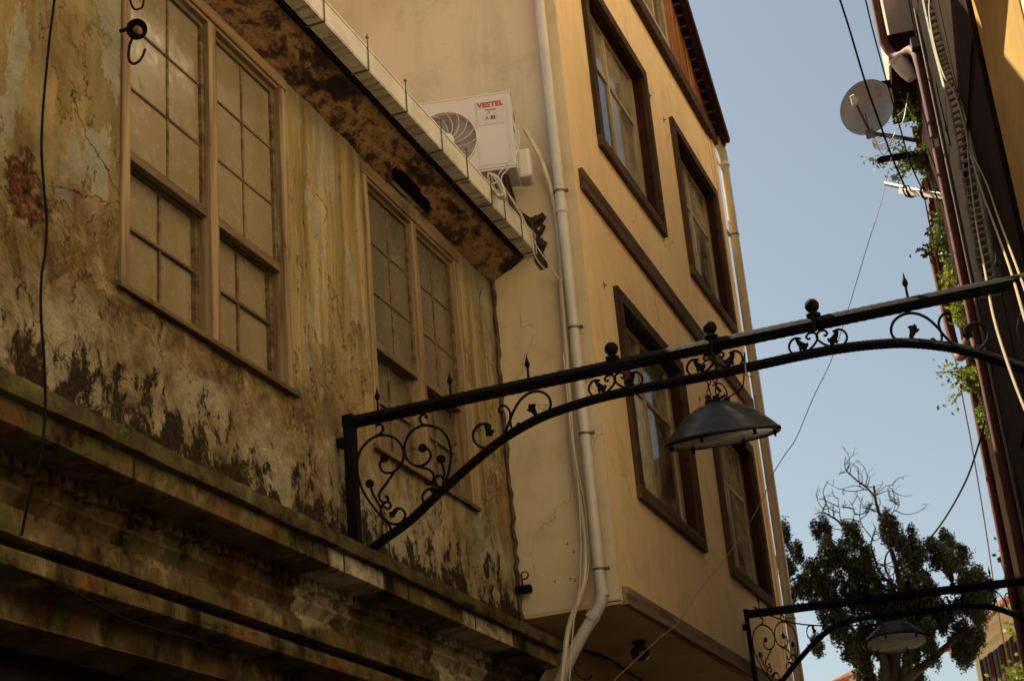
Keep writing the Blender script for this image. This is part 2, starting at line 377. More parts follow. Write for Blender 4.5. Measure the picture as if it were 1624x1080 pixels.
M = dict(
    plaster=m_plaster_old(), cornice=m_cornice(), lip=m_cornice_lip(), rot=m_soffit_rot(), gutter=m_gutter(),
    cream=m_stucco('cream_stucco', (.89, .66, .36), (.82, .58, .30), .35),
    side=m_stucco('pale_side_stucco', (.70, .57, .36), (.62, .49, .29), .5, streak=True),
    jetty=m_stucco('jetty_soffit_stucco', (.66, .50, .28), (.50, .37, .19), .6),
    ochre=m_stucco('ochre_stucco', (.40, .24, .05), (.34, .19, .035), .4, 2.0, .5),
    farcream=m_stucco('far_cream_render', (.70, .58, .38), (.62, .50, .32), .25),
    pinkwhite=m_stucco('pinkish_white_render', (.55, .42, .33), (.48, .36, .28), .3),
    white=m_stucco('pale_bounce_render', (.82, .72, .56), (.74, .63, .47), .2),
    trim=m_wood('brown_trim', (.045, .026, .013), (.105, .060, .030), along='z', rough=.8, spec=.08),
    trimy=m_wood('brown_trim_long', (.070, .038, .019), (.165, .100, .052), (.30, .20, .125), along='y', rough=.85, spec=.08),
    reveal=m_wood('dark_brown_reveal', (.030, .010, .005), (.062, .022, .010), along='z', rough=.8, spec=.06),
    clad=m_wood('reddish_cladding', (.085, .026, .006), (.34, .125, .025), (.85, .48, .14), spec=.1, along='z', rough=.7, contrast=(.36, .56)),
    oldwood=m_wood('flaking_painted_frame', (.17, .10, .045), (.42, .30, .155), (.55, .43, .27), along='z', rough=.85),
    oldwoody=m_wood('flaking_painted_rail', (.19, .11, .05), (.38, .25, .12), (.50, .37, .22), along='y', rough=.85),
    sash=m_wood('weathered_sash', (.07, .038, .015), (.25, .165, .075), along='y', rough=.85),
    creamwood=m_wood('cream_casement_wood', (.30, .22, .11), (.50, .39, .22), along='z', rough=.6),
    darkboard=m_wood('dark_brown_board', (.018, .009, .003), (.038, .019, .006), along='z', rough=.95, bump=.2, spec=.03),
    brownboard=m_wood('brown_facade_board', (.018, .008, .003), (.042, .018, .007), along='z', rough=.95, spec=.03),
    greywood=m_wood('weathered_grey_board', (.010, .006, .004), (.026, .017, .010), (.045, .033, .022), along='z', rough=.95, spec=.03),
    iron=m_iron(), shade=m_shade(),
    dglass1=m_dusty_glass('dusty_pane_near', (.27, .21, .115), (.235, .18, .095)),
    dglass2=m_dusty_glass('dusty_pane_far', (.155, .125, .075), (.12, .095, .056)),
    pane=m_pane('window_glass', (.30, .24, .15), .62, .03, .35),
    curtain=m_flat('cream_curtain', (.84, .72, .50), .95, var=.2, scale=4),
    room=m_flat('dark_room', (.05, .035, .02), .95),
    pvc=m_flat('white_pvc_pipe', (.62, .56, .47), .42, var=.14, scale=5),
    hose=m_flat('cream_conduit', (.66, .55, .38), .5, var=.15, scale=6),
    wire_white=m_flat('white_cable', (.62, .54, .42), .5, var=.15),
    acblade=m_flat('grey_fan_blade', (.17, .15, .12), .6, var=.1),
    pane_lit=m_pane('sunlit_curtain_glass', (.80, .68, .45), .07, .10, .8),  # cream film in the glass colour stands in for a sunlit curtain
    traypaint=m_flat('dirty_tray_paint', (.36, .30, .20), .7, var=.6, scale=12),
    worn=m_wood('worn_grey_brown_board', (.17, .11, .065), (.40, .29, .19), (.60, .48, .35), along='y', rough=.9, spec=.05),
    pane_soft=m_pane('window_glass_soft', (.62, .52, .34), .22, .06, .5),
    wire_dark=m_flat('black_cable', (.010, .008, .006), .8, var=.3, spec=.1),
    wire_tan=m_flat('tan_cable', (.26, .18, .075), .55, var=.25),
    strap=m_flat('grey_metal_strap', (.16, .13, .10), .5, .6, var=.3),
    acw=m_flat('white_ac_casing', (.64, .60, .52), .38, var=.06, scale=2.5),
    acdark=m_flat('ac_coil_dark', (.07, .06, .045), .6),
    acgrey=m_flat('grey_panel', (.60, .55, .48), .45, var=.05),
    red=m_flat('red_print', (.42, .02, .012), .5, var=.05), grey=m_flat('grey_print', (.18, .16, .14), .5),
    green=m_flat('green_print', (.25, .42, .12), .5, var=.05), dark=m_flat('dark_print', (.06, .06, .06), .5),
    redpipe=m_flat('red_painted_pipe', (.13, .030, .016), .75, var=.35, scale=7),
    tile=m_flat('clay_tile', (.34, .13, .07), .85, var=.5, scale=6, bump=.4),
    dish=m_flat('satellite_dish_grey', (.30, .30, .29), .5, .2, var=.3, scale=5),
    pot=m_flat('white_plastic_pot', (.70, .68, .60), .5, var=.1),
    leafd=m_leaf('dark_cypress_leaf', (.007, .011, .003), (.022, .026, .006)),
    leafb=m_leaf('bright_weed_leaf', (.20, .26, .03), (.34, .36, .05)),
    leafm=m_leaf('mid_weed_leaf', (.09, .14, .025), (.16, .20, .035)),
    bark=m_flat('dark_bark', (.022, .015, .010), .95, var=.5, scale=12, bump=.6),
    twig=m_flat('bare_twig', (.10, .072, .05), .9, var=.4),
    street=m_flat('street_paving', (.22, .19, .15), .9, var=.3, scale=2, bump=.3),
    shop=m_flat('dark_shutter', (.020, .014, .012), .6, var=.3),
    white_in=m_flat('white_lamp_inside', (.60, .52, .38), .35, var=.15, scale=4),
    yellow_in=m_flat('yellow_lamp_inside', (.55, .40, .10), .35, var=.25, scale=4),
    debris=m_flat('rotten_debris', (.06, .035, .018), .95, var=.6, scale=20, bump=.8),
    orange=m_flat('orange_print', (.50, .22, .10), .6),
)

# ================================================================== SETTING
b = MB(); b.quad((-60, -40, 0), (60, -40, 0), (60, 160, 0), (-60, 160, 0))
tag(b.build('ground', M['street']), kind='structure')

# ================================================================== OLD HOUSE (left)
WX = -3.10; YE = 8.785
old = thing('old_house', 'run-down plastered house with streaked mouldy wall, sash windows and white gutter', 'house', (WX, 5.4, 0))
W1 = (4.66, 6.02, 4.15, 5.74); W2 = (6.88, 8.18, 4.14, 5.70)
def lin(a, b, step):
    n = max(1, round((b - a) / step)); return [a + (b - a) * i / n for i in range(n)]
ys = []; cuts = [1.0, W1[0], W1[1], W2[0], W2[1], YE]
for a, c in zip(cuts, cuts[1:]): ys += lin(a, c, .045)
ys.append(YE)
zs = []; cz = [3.38, W2[2], W1[2], W2[3], W1[3], 5.80]
for a, c in zip(cz, cz[1:]): zs += lin(a, c, .045)
zs.append(5.80)
def inside(y, z, w, e=1e-4): return w[0] - e <= y <= w[1] + e and w[2] - e <= z <= w[3] + e
b = MB(); idx = {}
for i, y in enumerate(ys):
    for j, z in enumerate(zs):
        dx = 0
        if not (inside(y, z, W1) or inside(y, z, W2)) and 1.01 < y < YE - .01 and 3.39 < z < 5.79:
            dx = .018 * noise.noise((y * 1.3, z * 1.3, 3)) + .008 * noise.noise((y * 5, z * 4, 9))
            if z < 4.3: dx += .016 * noise.noise((y * 9, z * 9, 1)) * min(1, (4.3 - z) * 3)
        idx[i, j] = len(b.v); b.v.append((WX + dx, y, z))
for i in range(len(ys) - 1):
    for j in range(len(zs) - 1):
        my, mz = (ys[i] + ys[i + 1]) / 2, (zs[j] + zs[j + 1]) / 2
        if inside(my, mz, W1) or inside(my, mz, W2): continue
        b.f.append([idx[i, j], idx[i + 1, j], idx[i + 1, j + 1], idx[i, j + 1]]); b.mi.append(0)
for w in (W1, W2):       # reveals of the openings
    y0, y1, z0, z1 = w; d = WX - .16
    b.quad((WX, y0, z0), (d, y0, z0), (d, y0, z1), (WX, y0, z1)); b.quad((WX, y1, z0), (WX, y1, z1), (d, y1, z1), (d, y1, z0))
    b.quad((WX, y0, z1), (d, y0, z1), (d, y1, z1), (WX, y1, z1)); b.quad((WX, y0, z0), (WX, y1, z0), (d, y1, z0), (d, y0, z0))
wall = b.build('wall', M['plaster'], old, smooth=True)
b = MB(); b.box((-9, 1.0, 0), (-3.42, YE, 5.75)); b.box((-3.42, 1.0, 2.80), (-3.125, YE, 3.38)); b.box((-3.42, 1.0, 3.38), (-3.28, YE, 5.75))
b.box((-3.42, 1.0, 0), (-3.30, YE, 2.78)); b.build('back_wall', M['shop'], old)
# shop shutter strip under the cornice
b = MB(); b.box((-3.36, 1.0, 0), (-3.305, 8.6, 2.70))
for z in [i * .09 for i in range(30)]: b.box((-3.305, 1.0, z), (-3.29, 8.6, z + .07))
b.build('shop_shutter', M['shop'], old)

# cornice: mouldings extruded along the street
prof = [(3.095, 3.44), (2.80, 3.403), (2.795, 3.36), (2.80, 3.342), (2.832, 3.338), (2.832, 3.262), (2.845, 3.254), (2.99, 3.250), (3.005, 3.17), (2.992, 3.165),
        (2.990, 3.150), (3.012, 3.125), (3.018, 3.100), (2.996, 3.094), (2.994, 3.070), (2.972, 3.062), (2.968, 2.998), (2.980, 2.992), (3.022, 2.990), (3.022, 2.964), (2.984, 2.962),
        (2.978, 2.950), (2.978, 2.905), (2.990, 2.895), (3.085, 2.890), (3.098, 2.872), (3.100, 2.792), (3.085, 2.780), (3.12, 2.772), (3.30, 2.772)]
def sweep(mb, prof, y0, y1, step=.08, jit=.004, seed=0):
    n = max(2, int((y1 - y0) / step)); m = len(prof); o = len(mb.v)
    for i in range(n + 1):
        y = y0 + (y1 - y0) * i / n
        for k, (x, z) in enumerate(prof):
            jx = jit * noise.noise((y * 3.1, k * 1.7, seed)) + jit * .7 * noise.noise((y * 11, k * 3.1, seed + 5))
            jz = jit * noise.noise((y * 2.3, k * 2.7, seed + 9)) + jit * .5 * noise.noise((y * 13, k, seed + 2))
            mb.v.append((-x + jx, y, z + jz))
    for i in range(n):
        for k in range(m - 1):
            a = o + i * m + k; mb.f.append([a, a + m, a + m + 1, a + 1]); mb.mi.append(mb.cur)
    mb.f.append([o + k for k in range(m)]); mb.mi.append(mb.cur)
    mb.f.append([o + n * m + k for k in range(m - 1, -1, -1)]); mb.mi.append(mb.cur)
b = MB(); sweep(b, prof[4:], 1.0, 8.58, .05, .0022)
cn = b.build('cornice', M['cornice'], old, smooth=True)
b = MB(); sweep(b, prof[:5] + [(3.09, 3.337)], 1.0, 8.60, .035, .007, 3)
b.build('coping', M['lip'], cn, smooth=True)
y = 2.6
while y < 8.55:
    if random.random() > .10:
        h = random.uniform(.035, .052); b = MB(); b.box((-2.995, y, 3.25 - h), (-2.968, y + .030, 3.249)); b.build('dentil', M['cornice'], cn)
    y += .066
for yy in (4.35, 5.62, 5.9, 6.55, 7.35, 8.05): b = MB(); b.box((-2.835, yy, 3.262), (-2.828, yy + random.uniform(.004, .009), 3.338)); b.build('joint', M['shop'], cn)
b = MB()
c_ = catmull([(-3.03, 3.7, 2.93), (-2.965, 4.15, 2.885), (-2.96, 4.5, 2.84), (-3.0, 5.0, 2.86), (-3.04, 5.4, 2.88)], 8)
b.tube(c_, .005, 6); tag(root_mesh(b, 'drooping_cable', M['wire_dark'], (-3.0, 4.4, 2.84), True), 'dark cable sagging under the lowest cornice moulding of the old house', 'cable')

# eave soffit, fascia, gutter and roof
b = MB(); n = 330; m = 16; o = 0
for i in range(n + 1):
    y = 1.0 + (YE - 1.0) * i / n
    for k in range(m + 1):
        t = k / m; x = -2.885 - .215 * t; z = 5.852 - .105 * t
        z += .010 * noise.noise((y * 2.2, t * 3, 0)) + .006 * noise.noise((y * 9, t * 8, 4))
        b.v.append((x, y, z))
hole = lambda y, t: ((y - 7.42 - (t - .7) * .3) / .30) ** 2 + ((t - .76) / .22) ** 2 + .5 * noise.noise((y * 7, t * 5, 2)) < .8
for i in range(n):
    for k in range(m):
        y = 1.0 + (YE - 1.0) * (i + .5) / n; t = (k + .5) / m
        if hole(y, t): continue
        a = i * (m + 1) + k; b.f.append([a, a + 1, a + m + 2, a + m + 1]); b.mi.append(0)
b.build('eave_soffit', M['rot'], old, smooth=True)
b = MB(); b.box((-2.900, 1.0, 5.865), (-2.870, YE, 6.0)); b.build('fascia_board', M['darkboard'], old)
b = MB(); b.quad((-2.83, 1.0, 6.01), (-6.2, 1.0, 6.72), (-6.2, YE, 6.72), (-2.83, YE, 6.01))
for i in range(39):
    yy = 1.05 + i * .2; b.tube([(-2.83, yy, 6.012), (-6.2, yy, 6.74)], .04, 6)
b.quad((-2.84, 1.0, 5.995), (-2.84, YE, 5.995), (-9, YE, 5.995), (-9, 1, 5.995))
b.quad((-2.84, 1.0, 6.0), (-9, 1.0, 6.0), (-6.2, 1.0, 6.72))
b.build('roof', M['tile'], old)
b = MB(); gx = -2.775; gb = 5.868
b.box((gx - .082, 1.0, gb), (gx, YE - .01, gb + .008)); b.box((gx - .006, 1.0, gb + .008), (gx + .002, YE - .01, gb + .134)); b.box((gx - .084, 1.0, gb + .008), (gx - .076, YE - .01, gb + .138))
b.box((gx + .002, 1.0, gb + .121), (gx + .006, YE - .01, gb + .134)); b.box((gx - .08, YE - .012, gb + .005), (gx, YE - .004, gb + .128))
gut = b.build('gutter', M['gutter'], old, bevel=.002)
sy = [1.49, 2.19, 2.88, 3.57, 4.27, 4.86, 5.37, 5.83, 6.31, 6.77, 7.24, 7.61, 7.98, 8.20, 8.49, 8.72]
for q in sy:
    b = MB(); b.box((gx - .09, q - .004, gb - .008), (gx + .0075, q + .004, gb - .0015)); b.box((gx + .0065, q - .004, gb - .008), (gx + .010, q + .004, gb + .186 + random.uniform(-.016, .02)))
    b.box((gx, q - .006, gb + .179), (gx + .012, q + .010, gb + .186)); b.build('strap', M['strap'], gut)

def old_window(w, glassmat, name='sash_window', miss=False):
    y0, y1, z0, z1 = w; ym = y0 + (y1 - y0) * .515; t = .055
    b = MB()
    for a, c in ((y0, y0 + t), (y1 - t, y1)): b.box((WX - .10, a, z0), (WX + .012, c, z1))
    b.box((WX - .10, ym - .034, z0), (WX + .006, ym + .034, z1 - t))
    fr = b.build('window', M['oldwood'], old, bevel=.003)
    b = MB(); b.box((WX - .10, y0 - .012, z1 - t), (WX + .018, y1 + .012, z1 + .004)); b.box((WX - .10, y0 + t, z1 - t - .018), (WX + .006, ym - .034, z1 - t)); b.box((WX - .10, ym + .034, z1 - t - .018), (WX + .006, y1 - t, z1 - t))
    b.build('head_board', M['oldwoody'], fr, bevel=.003)
    b = MB(); b.prism([(WX - .10, y0 - .03, z0 - .012), (WX + .028, y0 - .03, z0 - .030), (WX + .028, y0 - .03, z0 - .006), (WX - .10, y0 - .03, z0 + .03)], (0, y1 - y0 + .06, 0))
    b.build('sill', M['sash'], fr, bevel=.002)
    zr = z0 + (z1 - z0) * .372
    for h, (a, c) in enumerate(((y0 + t, ym - .034), (ym + .034, y1 - t))):
        # upper sash, standing forward of the lower one
        s = .026; X0 = WX - .048; X1 = WX - .018
        b = MB(); b.box((X0, a, zr), (X1, a + s, z1 - t - .018)); b.box((X0, c - s, zr), (X1, c, z1 - t - .018))
        b.box((X0, a + s, z1 - t - .018 - s), (X1, c - s, z1 - t - .018)); b.box((X0, a, zr - .028), (X1 + .006, c, zr + .014))
        mm = (a + c) / 2 + (.03 if h == 0 else -.005); zt = z1 - t - .018 - s; zb = zr + .014
        b.box((X0 + .006, mm - .007, zb), (X1 - .010, mm + .007, zt))
        for k in (1, 2):
            zz = zb + (zt - zb) * k / 3; b.box((X0 + .008, a + s, zz - .006), (X1 - .010, c - s, zz + .006))
        us = b.build('sash', M['sash'], fr, bevel=.002)
        b = MB(); b.box((X0 + .010, a + s - .004, zb - .004), (X0 + .014, c - s + .004, zt + .004)); b.build('pane', glassmat, us)
        X0 = WX - .095; X1 = WX - .055
        b = MB(); b.box((X0, a, z0 + .02), (X1, a + s, zr)); b.box((X0, c - s, z0 + .02), (X1, c, zr)); b.box((X0, a + s, z0 + .02), (X1, c - s, z0 + .065)); b.box((X0, a + s, zr - .03), (X1, c - s, zr + .004))
        b.box((X0 + .008, mm - .007, z0 + .065), (X1 - .012, mm + .007, zr - .03)); zz = (z0 + .065 + zr - .03) / 2
        b.box((X0 + .010, a + s, zz - .008), (X1 - .008, c - s, zz + .008))
        ls = b.build('sash', M['sash'], fr, bevel=.002)
        b = MB(); b.box((X0 + .012, a + s - .004, z0 + .06), (X0 + .016, c - s + .004, zr - .026)); b.build('pane', glassmat, ls)
    return fr
old_window(W1, M['dglass1']); old_window(W2, M['dglass2'])
# ragged rendered edge and rusty strip where the two houses meet
b = MB(); z = 3.40
pts = []
while z < 5.76: pts.append((-3.085 + random.uniform(-.006, .012), 8.755 + random.uniform(-.004, .002), z)); z += .05
b.tube(pts, .02, 6, rf=lambda t: .013 + .008 * noise.noise((t * 40, 0, 0)))
b.build('corner_strip', m_flat('rusty_brown_strip', (.13, .075, .03), .9, var=.7, scale=14, bump=.6), old, smooth=True)

# ================================================================== CREAM HOUSE (middle)
FX = -2.485; Y0 = 8.79; Y1 = 13.80; ZB = 3.62; ZT = 9.10
ch = thing('cream_house', 'tall cream stucco house with brown framed windows and timber gable jutting over the street', 'house', (FX, 11.4, 0))
WA = (9.47, 11.14, 6.90, 8.38); WB = (11.93, 13.52, 6.90, 8.38); WC = (9.42, 11.08, 4.38, 5.83); WD = (11.86, 13.42, 4.38, 5.83)
ins = .085
cuts = sorted({Y0, WA[0] + ins, WA[1] - ins, WB[0] + ins, WB[1] - ins, WC[0] + ins, WC[1] - ins, WD[0] + ins, WD[1] - ins, Y1})
cz = sorted({ZB, WC[2] + ins, WC[3] - ins, WA[2] + ins, WA[3] - ins, ZT})
b = MB()
def op(w): return (w[0] + ins, w[1] - ins, w[2] + ins, w[3] - ins)
for ya, yb in zip(cuts, cuts[1:]):
    for za, zb in zip(cz, cz[1:]):
        if any(inside((ya + yb) / 2, (za + zb) / 2, op(w)) for w in (WA, WB, WC, WD)): continue
        b.quad((FX, ya, za), (FX, yb, za), (FX, yb, zb), (FX, ya, zb))
b.quad((FX, Y1, ZB), (-9, Y1, ZB), (-9, Y1, ZT), (FX, Y1, ZT))
b.build('facade', M['cream'], ch)
b = MB(); b.quad((FX, Y0, ZB), (FX, Y0, 9.35), (-9, Y0, 9.35), (-9, Y0, ZB)); b.box((-9, Y0 + .02, 0), (-3.12, Y1 - .02, ZB - .004)); b.build('side_wall', M['side'], ch)
b = MB(); b.box((FX - .10, Y0 - .014, ZB + .002), (FX + .003, Y0 - .001, 9.3)); b.build('corner_board', M['side'], ch)
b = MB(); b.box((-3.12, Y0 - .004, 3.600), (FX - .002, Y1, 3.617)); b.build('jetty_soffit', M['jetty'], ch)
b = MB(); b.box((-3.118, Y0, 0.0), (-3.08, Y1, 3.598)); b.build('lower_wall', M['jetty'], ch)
b = MB(); b.box((-9, Y0 + .03, 3.64), (-2.78, Y1 - .03, 9.0)); b.build('room_core', M['room'], ch)
b = MB(); b.prism([(FX - .006, Y0 + .04, 3.60), (FX + .035, Y0 + .04, 3.60), (FX + .035, Y0 + .04, 3.706), (FX - .006, Y0 + .04, 3.712)], (0, Y1 - Y0 - .02, .06)); b.build('bottom_board', M['worn'], ch, bevel=.003)
b = MB(); b.bar((FX + .014, 8.90, 6.385), (FX + .014, 13.80, 6.315), .032, .15); b.build('belt_board', M['trimy'], ch, bevel=.003)
b = MB(); b.box((FX - .02, Y1 - .12, 3.70), (FX + .02, Y1, ZT)); b.box((FX - .015, Y1 - .22, 3.70), (FX + .008, Y1 - .135, ZT)); b.build('corner_pilaster', M['cream'], ch)
# gable of timber boards
GY = (Y0 + Y1) / 2; GS = .80; gz = lambda y: 9.745 + GS * (13.08 - max(y, 2 * GY - y))
b = MB(); y = Y0 - .1
while y < Y1 + .05:
    w = random.uniform(.085, .125); y2 = min(y + w, Y1 + .12)
    za, zb = gz(y) - .02, gz(y2) - .02; p = random.uniform(0, .012)
    if not (11.28 < y < 12.26):
        b.prism([(FX - .02, y, 9.14), (FX - .02, y2 - .006, 9.14), (FX - .02, y2 - .006, zb), (FX - .02, y, za)], (.035 + p, 0, 0))
    else:
        b.prism([(FX - .02, y, 10.16), (FX - .02, y2 - .006, 10.16), (FX - .02, y2 - .006, zb), (FX - .02, y, za)], (.035 + p, 0, 0))
    y = y2
b.build('gable_cladding', M['clad'], ch, bevel=.002)
b = MB(); b.box((FX - .02, Y0 - .03, 9.02), (FX + .055, Y1 + .03, 9.15)); b.box((FX + .0, Y0 - .03, 9.15), (FX + .030, Y1 + .03, 9.20)); b.build('gable_beam', M['trim'], ch, bevel=.004)
# roof: slabs above the verge and a jagged barge board
b = MB()
for s in (-1, 1):
    e = GY + s * (Y1 - GY + .12); p0 = (-2.36, GY, gz(GY)); p1 = (-2.36, e, gz(GY) - GS * (Y1 - GY + .12))
    b.prism([(-2.36, GY, p0[2]), (-2.36, e, p1[2]), (-2.36, e, p1[2] + .06), (-2.36, GY, p0[2] + .07)], (-6.6, 0, 0))
rf = b.build('roof', M['darkboard'], ch)
b = MB(); y = GY
while y < Y1 + .08:
    z = gz(y); b.prism([(-2.40, y, z - .03), (-2.40, y + .10, z - .03 - .08), (-2.40, y + .10, z - .13 - .02 * (int(y * 10) % 2)), (-2.40, y + .05, z - .115), (-2.40, y, z - .075)], (.03, 0, 0)); y += .10
b.bar((-2.355, GY, gz(GY) + .01), (-2.355, Y1 + .12, gz(Y1 + .12) + .01), .05, .085)
b.build('barge_board', M['reveal'], rf)
b = MB()
for i in range(30):
    y = GY + i * .088; z = gz(y) + .055; b.tube([(-2.34, y, z), (-9, y, z)], .05, 6)
b.build('roof_tiles', M['tile'], rf)
# attic window in the gable
b = MB(); y0, y1, z0, z1 = 11.30, 12.24, 9.20, 10.14; x = FX + .01
for a in ((y0, y0 + .07, z0, z1), (y1 - .07, y1, z0, z1), (y0 + .07, y1 - .07, z1 - .07, z1), (y0 + .07, y1 - .07, z0, z0 + .07), ((y0 + y1) / 2 - .03, (y0 + y1) / 2 + .03, z0 + .07, z1 - .07)):
    b.box((x - .05, a[0], a[2]), (x + .02, a[1], a[3]))
aw = b.build('attic_window', M['creamwood'], ch, bevel=.003)
b = MB(); b.box((x - .03, y0 + .06, z0 + .06), (x - .025, y1 - .06, z1 - .06)); b.build('pane', M['pane'], aw)

def brown_window(w, tilt=0, curt=('full',), glass='pane_soft', glass2='pane_soft'):
    y0, y1, z0, z1 = w; X1 = FX + .035; X0 = FX - .002; k = ins + .004
    b = MB()
    b.box((X0, y0, z0 + k), (X1, y0 + k, z1 - k)); b.box((X0, y1 - k, z0 + k), (X1, y1, z1 - k))
    b.prism([(X0, y0, z1 - k), (X0, y1, z1 - k), (X0, y1, z1), (X0, y0, z1)], (X1 - X0, 0, 0))
    wn_ = b.build('window', M['trim'], ch, bevel=.003)
    b = MB(); b.prism([(X0, y0, z0), (X0, y1, z0), (X0, y1, z0 + k), (X0, y0, z0 + k)], (X1 - X0, 0, 0)); b.box((X0, y0 + .02, z0 + k), (X1 - .012, y1 - .02, z0 + k + .012))
    b.build('sill_board', M['trimy'], wn_, bevel=.003)
    a0, a1, c0, c1 = y0 + k - .002, y1 - k + .002, z0 + k - .002, z1 - k + .002; D = FX - .115
    b = MB()
    b.box((D, a0 - .02, c0), (X1 - .004, a0, c1)); b.box((D, a1, c0), (X1 - .004, a1 + .02, c1)); b.box((D, a0, c1), (X1 - .004, a1, c1 + .02)); b.box((D, a0, c0 - .02), (X1 - .004, a1, c0))
    b.build('reveal', M['reveal'], wn_)
    # cream casement
    ym = (a0 + a1) / 2 - .02; zt = c0 + (c1 - c0) * .66; f0, f1 = D - .0, D + .042
    b = MB()
    for q in ((a0, a0 + .032, c0, c1), (a1 - .08, a1, c0, c1), (ym - .018, ym + .018, c0, c1)): b.box((f0, q[0], q[2]), (f1, q[1], q[3]))
    for ya, yb in ((a0 + .032, ym - .018), (ym + .018, a1 - .08)):
        b.box((f0, ya, c1 - .035), (f1, yb, c1)); b.box((f0, ya, c0), (f1, yb, c0 + .04)); b.box((f0, ya, zt - .016), (f1 - .006, yb, zt + .016))
    cs = b.build('casement', M['creamwood'], wn_, bevel=.003)
    b = MB(); xx = D + .02
    b.box((xx, a0 + .03, zt + .014), (xx + .004, ym - .016, c1 - .03)); b.box((xx, ym + .016, zt + .014), (xx + .004, a1 - .078, c1 - .03)); b.box((xx, ym + .016, c0 + .035), (xx + .004, a1 - .078, zt - .014))
    # lower left leaf, slightly ajar when tilt is set (hinged on the far stile)
    ya, yb = a0 + .03, ym - .016; t = math.tan(tilt)
    p = [(xx + (yb - ya) * t, ya, c0 + .05), (xx, yb, c0 + .05), (xx, yb, zt - .022), (xx + (yb - ya) * t, ya, zt - .022)]
    b.build('pane', M[glass], wn_) if b.f else None
    b = MB(); b.prism(p, (.004, 0, 0)); b.build('pane', M[glass2], wn_)
    if tilt:
        b = MB(); 
        for i, j in ((0, 1), (1, 2), (2, 3), (3, 0)): b.bar(p[i], p[j], .025, .025, up=(1, 0, 0))
        b.build('open_leaf', M['creamwood'], wn_)
    for (ca, cb, cz0, cz1, mat) in curt:
        b = MB(); n = 60; ya = a0 + (a1 - a0) * ca; yb = a0 + (a1 - a0) * cb
        for i in range(n + 1):
            y = ya + (yb - ya) * i / n; x = D + .004 + .008 * math.sin(y * 62 + math.sin(y * 11) * 2)
            b.v += [(x, y, c0 + (c1 - c0) * cz0), (x + .01 * math.sin(y * 9), y, c0 + (c1 - c0) * cz1)]
        for i in range(n): b.f.append([2 * i, 2 * i + 2, 2 * i + 3, 2 * i + 1]); b.mi.append(0)
        cu = b.build('curtain', M[mat], wn_, smooth=True)
        so = cu.modifiers.new('thick', 'SOLIDIFY'); so.thickness = .003
    return wn_
wA = brown_window(WA, 0, [(.0, 1.0, .0, 1.0, 'curtain')], 'pane_soft', 'pane'); wA['label'] = 'upper window nearest the corner, its lower left pane reflecting the sky'
wB = brown_window(WB, 0, [(.0, .45, .0, .8, 'curtain'), (.5, 1, 0, 1, 'curtain')])
wC = brown_window(WC, 0, [(.0, 1, .0, 1.0, 'curtain')], 'pane_soft', 'pane_lit'); wC['label'] = 'lower window nearest the corner with a cream curtain, its sunlit look tinted into a pane'
wD = brown_window(WD, 0, [(.0, 1, .0, 1.0, 'curtain')], 'pane_soft', 'pane_lit')
b = MB(); x = FX - .088; yy = 9.62
for i in range(9): yy2 = yy + .045; b.bar((x, yy, 4.78 + .02 * (i % 2)), (x, yy2, 4.78 + .02 * ((i + 1) % 2) + .004), .003, .008); yy = yy2
for r_, (zz, L_) in enumerate(((4.93, .14), (4.87, .10), (4.82, .12))):
    yy = 9.60
    while yy < 9.60 + L_: b.bar((x, yy, zz), (x, yy + .012, zz + random.uniform(-.012, .012)), .003, .006); yy += .018
b.build('scribble', M['green'], wC)
# pipes on the cream house
b = MB(); px_ = -2.565; b.tube([(px_ - .01, 8.725, 9.4), (px_ - .005, 8.725, 6.3), (px_ - .01, 8.72, 3.70)], .034, 16)
e = catmull([(px_ - .01, 8.72, 3.72), (px_ - .012, 8.715, 3.63), (px_ - .04, 8.71, 3.57), (-2.72, 8.70, 3.42), (-2.86, 8.69, 3.20), (-2.98, 8.70, 2.9), (-3.0, 8.72, 2.0)], 8)
dp = None; b.tube(e, .034, 16)
dp = b.build('downpipe', M['pvc'], ch, smooth=True)
for z in (6.23, 6.10, 5.30, 4.62, 3.80, 3.66, 8.1):
    b = MB(); r_ = .0405 if z in (6.10, 3.66) else .038; b.lathe([(.034, -.02), (r_, -.018), (r_, .018), (.034, .02)] if z in (6.10, 3.66) else [(.034, -.006), (r_ + .001, -.006), (r_ + .001, .006), (.034, .006)], (px_ - .007, 8.723, z), 20)
    if z not in (6.10, 3.66): b.box((px_ - .012, 8.757, z - .006), (px_, 8.79, z + .006)); b.box((px_ + .030, 8.715, z - .008), (px_ + .050, 8.735, z + .008))
    b.build('pipe_collar', M['pvc'] if z in (6.10, 3.66) else M['strap'], dp, smooth=True)
e2 = at(935, 980, 1, 8.70); b = MB(); 
Mx = (Vector((-.14, -.01, -.15))).to_track_quat('Z', 'Y').to_matrix(); b.lathe([(.034, -.02), (.041, -.018), (.041, .02), (.034, .022)], (-2.635, 8.707, 3.535), 20, M=Mx); b.build('pipe_collar', M['pvc'], dp, smooth=True)
b = MB(); b.tube([(-2.425, 13.95, 8.95), (-2.445, 13.95, 4.0), (-2.445, 13.95, 0)], .043, 14); b.tube(catmull([(-2.425, 13.95, 8.9), (-2.43, 13.93, 9.02), (-2.46, 13.85, 9.12)], 5), .047, 12)
d2 = b.build('downpipe', m_flat('beige_downpipe', (.48, .40, .26), .5, var=.15, scale=4), ch, smooth=True)
